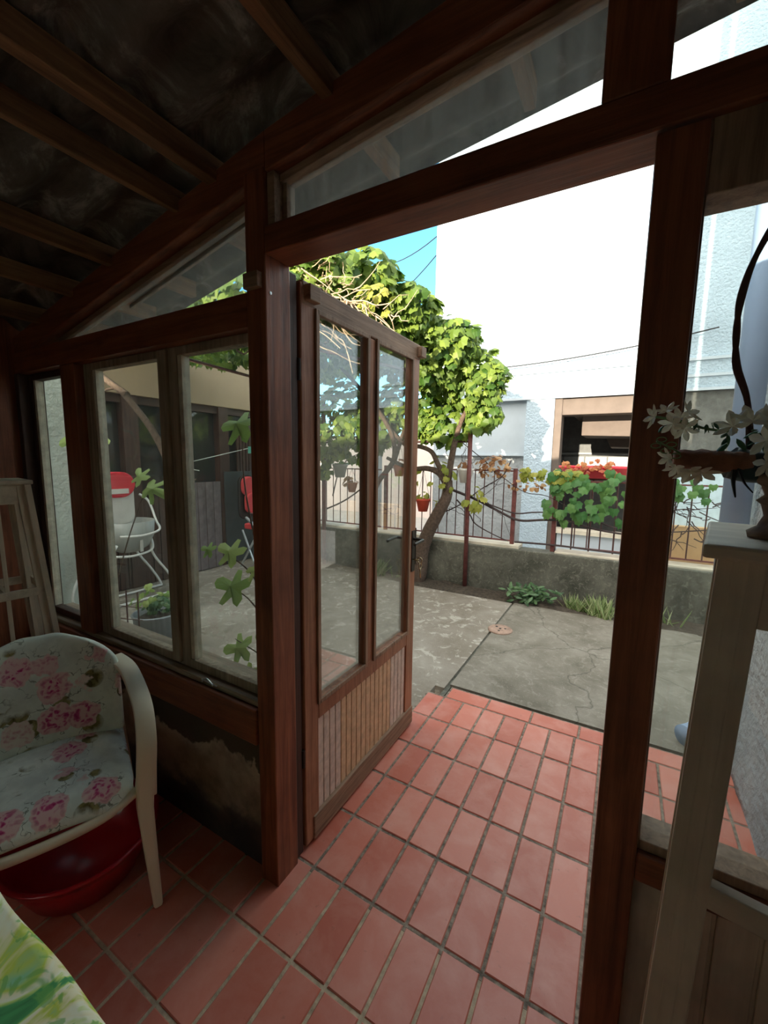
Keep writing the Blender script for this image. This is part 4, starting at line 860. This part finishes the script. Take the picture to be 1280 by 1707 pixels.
# ---------------------------------------------------------------- plastic armchair (built at origin facing +x, then turned)
CH = thing('plastic_armchair', 'cream plastic garden armchair under the left window, dressed in a floral cover', 'chair', (-1.605, 0.535, 0), math.radians(-23))
def cpt(x, y, z): return (x, y, z)
def shell(bm, rows_, th=0.008):
    n = len(rows_[0]); V = [[bm.verts.new(p) for p in r] for r in rows_]
    for i in range(len(rows_)-1):
        for j in range(n-1): bm.faces.new((V[i][j], V[i+1][j], V[i+1][j+1], V[i][j+1]))
def add_solid(o, t, off=0):
    s = o.modifiers.new('solid', 'SOLIDIFY'); s.thickness = t; s.offset = off
    sb = o.modifiers.new('sub', 'SUBSURF'); sb.levels = 1; sb.render_levels = 2
bm = B(); rows_ = []
for i in range(9):
    u = i/8; x = -0.20 + 0.42*u
    rows_.append([(x, (-0.245+0.49*j/8)*(1.0 + 0.0*u), 0.405 - 0.012*math.sin(PI*j/8)*math.sin(PI*u) - (0.03*max(0, u-0.82)/0.18)**1 * 0.9) for j in range(9)])
shell(bm, rows_); o = obj('seat', bm, plastic, CH, smooth=True, local=True); add_solid(o, 0.012)
bm = B(); tube(bm, smoothline([(0.19, -0.25, 0.385), (0.225, -0.15, 0.365), (0.235, 0, 0.36), (0.225, 0.15, 0.365), (0.19, 0.25, 0.385)]), 0.022, 8, flat=0.7)
obj('front_apron', bm, plastic, CH, smooth=True, local=True)
bm = B(); rows_ = []
for i in range(9):
    u = i/8; z = 0.40 + 0.40*u; x = -0.20 - 0.10*u
    hw = 0.245 - 0.02*u - (0.09*((u-0.72)/0.28)**2 if u > 0.72 else 0)
    rows_.append([(x - 0.0 + 0.045*abs(-1+2*j/8)**2, hw*(-1+2*j/8), z - (0.03*abs(-1+2*j/8)**3 if u > 0.7 else 0)) for j in range(9)])
shell(bm, rows_); o = obj('backrest', bm, plastic, CH, smooth=True, local=True); add_solid(o, 0.012)
def strap(pts, widths, thick, axis='y'):
    """flat bent band; pts centre line in xz, width across y"""
    bm = B(); P = [Vector(p) for p in pts]; n = len(P); R = []
    for i, p in enumerate(P):
        t = (P[min(i+1, n-1)] - P[max(i-1, 0)]).normalized(); side = Vector((0, 1, 0)); side = (side - t*side.dot(t)).normalized(); nn = t.cross(side)
        w_ = widths[i] if isinstance(widths, list) else widths
        R.append([bm.verts.new(p + side*w_/2*a + nn*thick/2*c) for a, c in ((-1, -1), (0, -1.25), (1, -1), (1, 1), (0, 1.25), (-1, 1))])
    bm.faces.new(R[0]); bm.faces.new(R[-1][::-1])
    for i in range(n-1):
        for k in range(6): bm.faces.new((R[i][k], R[i+1][k], R[i+1][(k+1) % 6], R[i][(k+1) % 6]))
    return bm
for s in (-1, 1):
    y0 = s*0.275
    line = smoothline([(-0.24, s*0.235, 0.685), (-0.14, s*0.27, 0.675), (0.0, s*0.285, 0.655), (0.12, s*0.29, 0.625), (0.185, s*0.287, 0.55), (0.20, s*0.28, 0.46), (0.205, s*0.275, 0.36)], 5)
    bm = strap(line, 0.06, 0.018)
    o = obj('armrest', bm, plastic, CH, smooth=True, local=True, bevel=0.004)
    bm = B(); R = []
    for z, x, y, wx, wy in ((0.50, 0.195, s*0.281, 0.03, 0.058), (0.40, 0.20, s*0.272, 0.055, 0.066), (0.33, 0.212, s*0.268, 0.052, 0.06), (0.15, 0.245, s*0.275, 0.042, 0.045), (0.0, 0.268, s*0.282, 0.036, 0.034)):
        R.append([bm.verts.new((x+wx/2*math.cos(a)*1.15, y+wy/2*math.sin(a)*1.15, z)) for a in [PI/4+PI/2*k for k in range(4)]])
    bm.faces.new(R[0]); bm.faces.new(R[-1][::-1])
    for a, c in zip(R, R[1:]):
        for k in range(4): bm.faces.new((a[k], a[(k+1) % 4], c[(k+1) % 4], c[k]))
    obj('leg', bm, plastic, CH, local=True, bevel=0.008, smooth=False)
    bm = B(); R = []
    for z, x, y, wx, wy in ((0.66, -0.26, s*0.22, 0.035, 0.03), (0.40, -0.22, s*0.24, 0.05, 0.04), (0.15, -0.26, s*0.26, 0.042, 0.04), (0.0, -0.29, s*0.27, 0.036, 0.034)):
        R.append([bm.verts.new((x+wx/2*math.cos(a)*1.15, y+wy/2*math.sin(a)*1.15, z)) for a in [PI/4+PI/2*k for k in range(4)]])
    bm.faces.new(R[0]); bm.faces.new(R[-1][::-1])
    for a, c in zip(R, R[1:]):
        for k in range(4): bm.faces.new((a[k], a[(k+1) % 4], c[(k+1) % 4], c[k]))
    obj('leg', bm, plastic, CH, local=True, bevel=0.008)
# floral cover
CU = thing('chair_cushion', 'white floral cushion with magenta roses covering the seat and back of the armchair', 'cushion', (-1.605, 0.535, 0), math.radians(-23))
bm = B(); rows_ = []
for i in range(15):
    u = i/14; x = -0.19 + 0.43*u
    row = []
    for j in range(15):
        w_ = -1 + 2*j/14; e = 1-abs(w_)**6
        ff = 0.255 - (0.05*((u-0.8)/0.2)**2 if u > 0.8 else 0)
        z = 0.43 + 0.018*(e**0.5 if e > 0 else 0) - (0.055*((u-0.85)/0.15)**1.6 if u > 0.85 else 0) - 0.02*abs(w_)**4 + 0.004*math.sin(9*u+3*w_)
        row.append((x, ff*w_, z))
    rows_.append(row)
shell(bm, rows_); o = obj('seat_pad', bm, cover_seat, CU, smooth=True, local=True)
s_ = o.modifiers.new('s', 'SOLIDIFY'); s_.thickness = 0.03; s_.offset = -1; sb = o.modifiers.new('b', 'SUBSURF'); sb.levels = sb.render_levels = 1
bm = B(); rows_ = []
for i in range(15):
    u = i/14; z = 0.44 + 0.385*u; x = -0.165 - 0.10*u + 0.012*math.sin(PI*u)
    hw = 0.25 - (0.10*((u-0.68)/0.32)**2.2 if u > 0.68 else 0)
    rows_.append([(x + 0.045*abs(-1+2*j/14)**2 - 0.01*(u > 0.95), hw*(-1+2*j/14), z - (0.035*abs(-1+2*j/14)**3)*u + 0.003*math.sin(j*1.3+i)) for j in range(15)])
shell(bm, rows_); o = obj('back_pad', bm, cover_back, CU, smooth=True, local=True)
s_ = o.modifiers.new('s', 'SOLIDIFY'); s_.thickness = 0.028; s_.offset = 0; sb = o.modifiers.new('b', 'SUBSURF'); sb.levels = sb.render_levels = 1
# ---------------------------------------------------------------- wash basin
bm = B(); lathe(bm, [(0.15, 0), (0.165, 0.008), (0.215, 0.12), (0.228, 0.155), (0.238, 0.157), (0.24, 0.165), (0.23, 0.168), (0.218, 0.158), (0.205, 0.12), (0.155, 0.014), (0.0, 0.012)], (-1.585, 0.63, 0), 56)
tag(obj('wash_basin', bm, red_plastic, smooth=True), 'deep red round plastic wash basin on the tiles under the armchair', 'basin')
# ---------------------------------------------------------------- table corner with cloth
tb = thing('table', 'small table standing at the lower left under the leaf print cloth', 'table', (-0.77, -0.25, 0))
TR = Matrix.Translation((-0.80, 0.0, 0)) @ Matrix.Rotation(math.radians(0), 4, 'Z')
bm = B(); box(bm, -1.12, -0.42, -0.72, 0.215, 0.69, 0.715); obj('table_top', bm, W['oldx'], tb)
for x, y in ((-1.08, -0.68), (-0.46, -0.68), (-1.08, 0.17), (-0.46, 0.17)):
    bm = B(); box(bm, x-0.02, x+0.02, y-0.02, y+0.02, 0, 0.69); obj('leg', bm, W['oldz'], tb)
bm = B(); prof = []
def cloth_edge(t): # rounded rectangle perimeter param
    pass
per = []; x0, x1, y0, y1 = -1.13, -0.41, -0.73, 0.225; r = 0.05
for cx, cy, a0 in ((x1-r, y1-r, 0), (x0+r, y1-r, 90), (x0+r, y0+r, 180), (x1-r, y0+r, 270)):
    for k in range(7):
        a = math.radians(a0+15*k); per.append((cx+r*math.cos(a), cy+r*math.sin(a), math.cos(a), math.sin(a)))
fine = []
for i in range(len(per)):
    p, q = per[i], per[(i+1) % len(per)]; d = math.hypot(q[0]-p[0], q[1]-p[1]); m_ = max(1, int(d/0.03))
    for k in range(m_): t = k/m_; fine.append(tuple(p[j]+(q[j]-p[j])*t for j in range(4)))
R = []
for z, out in ((0.722, -0.01), (0.720, 0.002), (0.705, 0.012), (0.6, 0.02), (0.5, 0.03), (0.42, 0.04)):
    ring = []
    for i, (x, y, nx, ny) in enumerate(fine):
        wv = math.sin(i*0.55)*0.25 + math.sin(i*0.23+1)*0.25; o_ = out*(1+wv*1.1)
        ring.append(bm.verts.new((x+nx*o_, y+ny*o_, z)))
    R.append(ring)
bm.faces.new(R[0])
for a, c in zip(R, R[1:]):
    for k in range(len(a)): bm.faces.new((a[k], a[(k+1) % len(a)], c[(k+1) % len(a)], c[k]))
o = tag(obj('tablecloth', bm, cloth, smooth=True), 'green and yellow leaf print cloth hanging over the table corner', 'tablecloth')

# ---------------------------------------------------------------- tall plant stands
def plant_stand(label, x, y, rz, H=1.40, top=0.26, spread=0.10, lattice=False, inset=0.02, bars=None):
    t = thing('plant_stand', label, 'plant stand', (x, y, 0), rz, 'tall cream plant stands')
    bm = B(); box(bm, -top/2, top/2, -top/2, top/2, H-0.018, H); obj('top_board', bm, W['creamx'], t, local=True, bevel=0.004)
    a = top/2-inset; f = a+spread
    bm = B(); z0 = H-(0.10 if lattice else 0.105)
    for sx, sy, L in ((1, 0, 0), (-1, 0, 0), (0, 1, 0), (0, -1, 0)):
        if sx: box(bm, sx*a-0.008, sx*a+0.008, -a, a, z0, H-0.018)
        else: box(bm, -a, a, sy*a-0.008, sy*a+0.008, z0, H-0.018)
    obj('apron', bm, W['creamx'], t, local=True)
    for sx in (-1, 1):
        for sy in (-1, 1):
            bm = B(); beam(bm, (sx*a, sy*a, H-0.02), (sx*f, sy*f, 0.0), 0.048, 0.022, (0, 1, 0)); beam(bm, (sx*a, sy*(a-0.012), H-0.02), (sx*f, sy*(f-0.012), 0.0), 0.018, 0.048, (0, 1, 0))
            obj('leg', bm, W['creamz'], t, local=True, bevel=0.002)
    for zz in (H-0.50, 0.35):
        k = a + spread*(H-zz)/H
        bm = B()
        for s in (-1, 1):
            if lattice or s > 0: box(bm, s*k-0.009, s*k+0.009, -k, k, zz, zz+0.035)
            if lattice or s < 0: box(bm, -k, k, s*k-0.009, s*k+0.009, zz, zz+0.035)
        if lattice: box(bm, -k, k, -0.009, 0.009, zz, zz+0.03); box(bm, -k, k, -k-0.008, -k+0.008, zz-0.075, zz-0.045)
        obj('stretcher', bm, W['creamx'], t, local=True, bevel=0.002)
    if lattice:
        bm = B()
        for q in (-0.06, 0.0, 0.06):
            beam(bm, (q, -a, H-0.06), (q*1.6, -f+0.02, 0.2), 0.014, 0.010, (0, 1, 0)); beam(bm, (a, q, H-0.06), (f-0.02, q*1.6, 0.2), 0.014, 0.010, (1, 0, 0))
        obj('lattice', bm, W['creamz'], t, local=True)
    return t
psl = plant_stand('tall cream plant stand with lattice slats in the left corner behind the armchair', -2.33, 0.70, math.radians(-8), 1.385, 0.24, 0.09, True)
psr = plant_stand('tall cream plant stand in front of the right window, carrying the flower arrangement', 0.240, 0.748, math.radians(-9), 1.40, 0.26, 0.045, False, 0.04)
# potted vine on the left stand
pv = thing('potted_plant', 'pot on the left plant stand with a bare thin stem and few leaves', 'plant', (-2.36, 0.68, 1.385))
bm = B(); lathe(bm, [(0.04, 0), (0.055, 0.09), (0.06, 0.10), (0.05, 0.10), (0.0, 0.08)], (-2.36, 0.68, 1.385), 20); obj('pot', bm, plain('brown clay pot', (0.22, 0.09, 0.05), 0.7), pv, smooth=True)
bm = B(); tube(bm, smoothline([(-2.36, 0.68, 1.45), (-2.27, 0.70, 1.50), (-2.255, 0.71, 1.56), (-2.28, 0.70, 1.60), (-2.33, 0.70, 1.63)]), 0.006, 6, r2=0.003); obj('stem', bm, twig_dry, pv, smooth=True)
leafmesh('leaves', [((-2.33, 0.70, 1.63), (0.3, -0.5, 0.7), (0.9, -0.1, -0.1), 0.10), ((-2.33, 0.70, 1.62), (0.3, -0.5, 0.7), (-0.9, -0.1, 0.2), 0.10)], dark_leaf, pv, 'blade')

# ---------------------------------------------------------------- flower arrangement
fa = thing('flower_arrangement', 'dried arrangement of cream artificial flowers in a brown bark trough on the right plant stand', 'flower arrangement', (0.19, 0.73, 1.40))
bm = B(); lathe(bm, [(0.026, 0), (0.028, 0.008), (0.018, 0.016), (0.012, 0.03), (0.016, 0.045), (0.022, 0.05), (0.014, 0.058), (0.018, 0.07), (0.03, 0.078), (0.032, 0.086), (0.0, 0.086)], (0.178, 0.735, 1.40), 20); obj('turned_foot', bm, W['oldz'], fa, smooth=True)
bm = B(); R = []
for i in range(9):
    u = i/8; x = 0.058 + 0.085*u; r1 = 0.013+0.004*math.sin(PI*u) + (0.002 if i % 2 else 0)
    R.append([bm.verts.new((x + (0.003*random.random()), 0.722 + r1*1.2*math.cos(2*PI*k/12), 1.507 + r1*(1.0 if math.sin(2*PI*k/12) < 0 else 0.7)*math.sin(2*PI*k/12) + random.uniform(-0.001, 0.001) - 0.004*u)) for k in range(12)])
bm.faces.new(R[0]); bm.faces.new(R[-1][::-1])
for a, c in zip(R, R[1:]):
    for k in range(12): bm.faces.new((a[k], a[(k+1) % 12], c[(k+1) % 12], c[k]))
obj('bark_trough', bm, plain('brown bark', (0.26, 0.10, 0.055), 0.75, 0.3, 60, 0.5), fa, smooth=True)
bm = B(); tube(bm, smoothline([(0.125, 0.728, 1.50), (0.15, 0.735, 1.495), (0.20, 0.75, 1.50)]), 0.022, 12); obj('dark_pot', bm, plain('dark green glazed pot', (0.015, 0.03, 0.03), 0.3), fa, smooth=True)
bm = B(); tube(bm, smoothline([(0.125, 0.705, 1.49), (0.124, 0.70, 1.475), (0.128, 0.70, 1.455)]), 0.004, 5, r2=0.001); tube(bm, smoothline([(0.13, 0.705, 1.49), (0.135, 0.70, 1.475), (0.145, 0.70, 1.462)]), 0.002, 5, r2=0.0008); obj('ribbon', bm, black, fa)
bm = B()
for q in (0, 1):
    tube(bm, smoothline([(0.145+0.004*q, 0.742, 1.50), (0.137, 0.745, 1.58), (0.123-0.003*q, 0.75, 1.63), (0.116+0.002*q, 0.75, 1.675), (0.119-0.003*q, 0.75, 1.72), (0.128, 0.75, 1.77), (0.150+0.003*q, 0.75, 1.82), (0.19, 0.75, 1.86)]), 0.0035, 7)
obj('arched_branch', bm, plain('dark brown twisted branch', (0.10, 0.045, 0.035), 0.7, 0.3, 60, 0.5), fa, smooth=True)
def flower(c, d, s):
    d = Vector(d).normalized(); a = d.orthogonal().normalized(); q = d.cross(a); sp = []
    for k in range(6):
        t = 2*PI*k/6; o_ = a*math.cos(t) + q*math.sin(t)
        sp.append((Vector(c), d*0.9 - o_*0.5, o_ + d*0.7, s*0.85))
    leafmesh('flower', sp, petal, fa, 'petal')
for c, d, s in [((0.030, 0.70, 1.562), (-1, -0.5, 0.1), 0.020), ((0.044, 0.705, 1.570), (-0.3, -0.6, 0.9), 0.018), ((0.060, 0.71, 1.560), (0.2, -0.6, 0.9), 0.022), ((0.068, 0.70, 1.566), (0.8, -0.4, 0.6), 0.022),
                ((0.052, 0.70, 1.552), (-0.4, -0.8, -0.5), 0.020), ((0.066, 0.70, 1.545), (0.3, -0.9, -0.3), 0.020), ((0.118, 0.705, 1.547), (-0.5, -0.6, 0.5), 0.028), ((0.136, 0.70, 1.553), (0.0, -0.6, 0.9), 0.030), ((0.152, 0.70, 1.548), (0.6, -0.6, 0.5), 0.030),
                ((0.150, 0.695, 1.528), (0.2, -1, -0.1), 0.028), ((0.166, 0.695, 1.512), (0.2, -1, -0.2), 0.028), ((0.155, 0.695, 1.50), (0.2, -1, -0.4), 0.024), ((0.052, 0.705, 1.505), (-0.9, -0.5, -0.3), 0.020), ((0.062, 0.70, 1.492), (-0.2, -0.6, -0.9), 0.020), ((0.078, 0.705, 1.488), (0.1, -0.6, -0.9), 0.026), ((0.090, 0.705, 1.486), (0.3, -0.6, -0.9), 0.026)]:
    flower(c, d, s)
bm = B()
tube(bm, smoothline([(0.125, 0.72, 1.54), (0.09, 0.71, 1.545), (0.06, 0.70, 1.555), (0.03, 0.70, 1.562)]), 0.0018, 5)
tube(bm, smoothline([(0.075, 0.71, 1.505), (0.055, 0.705, 1.518), (0.035, 0.70, 1.528)]), 0.0012, 5)
for k in range(5):
    cx, cz = 0.038+0.006*k, 1.528 - 0.0035*k; s = 1 if k % 2 else -1
    tube(bm, [(cx-0.003+0.006*math.cos(t), 0.70, cz + s*0.006 + 0.0035*math.sin(t)) for t in [2*PI*i/9 for i in range(9)]], 0.0008, 4, closed=True)
obj('stems', bm, plain('green stems', (0.16, 0.26, 0.09), 0.6), fa)
leafmesh('leaves', cluster((0.14, 0.715, 1.53), (0.03, 0.01, 0.018), 22, 0.014, 0.024) + cluster((0.07, 0.71, 1.553), (0.03, 0.008, 0.006), 12, 0.010, 0.016), dark_leaf, fa, 'blade')
# crumpled cloth tucked on the right stand
# ---------------------------------------------------------------- glossy white lump seen between stand legs
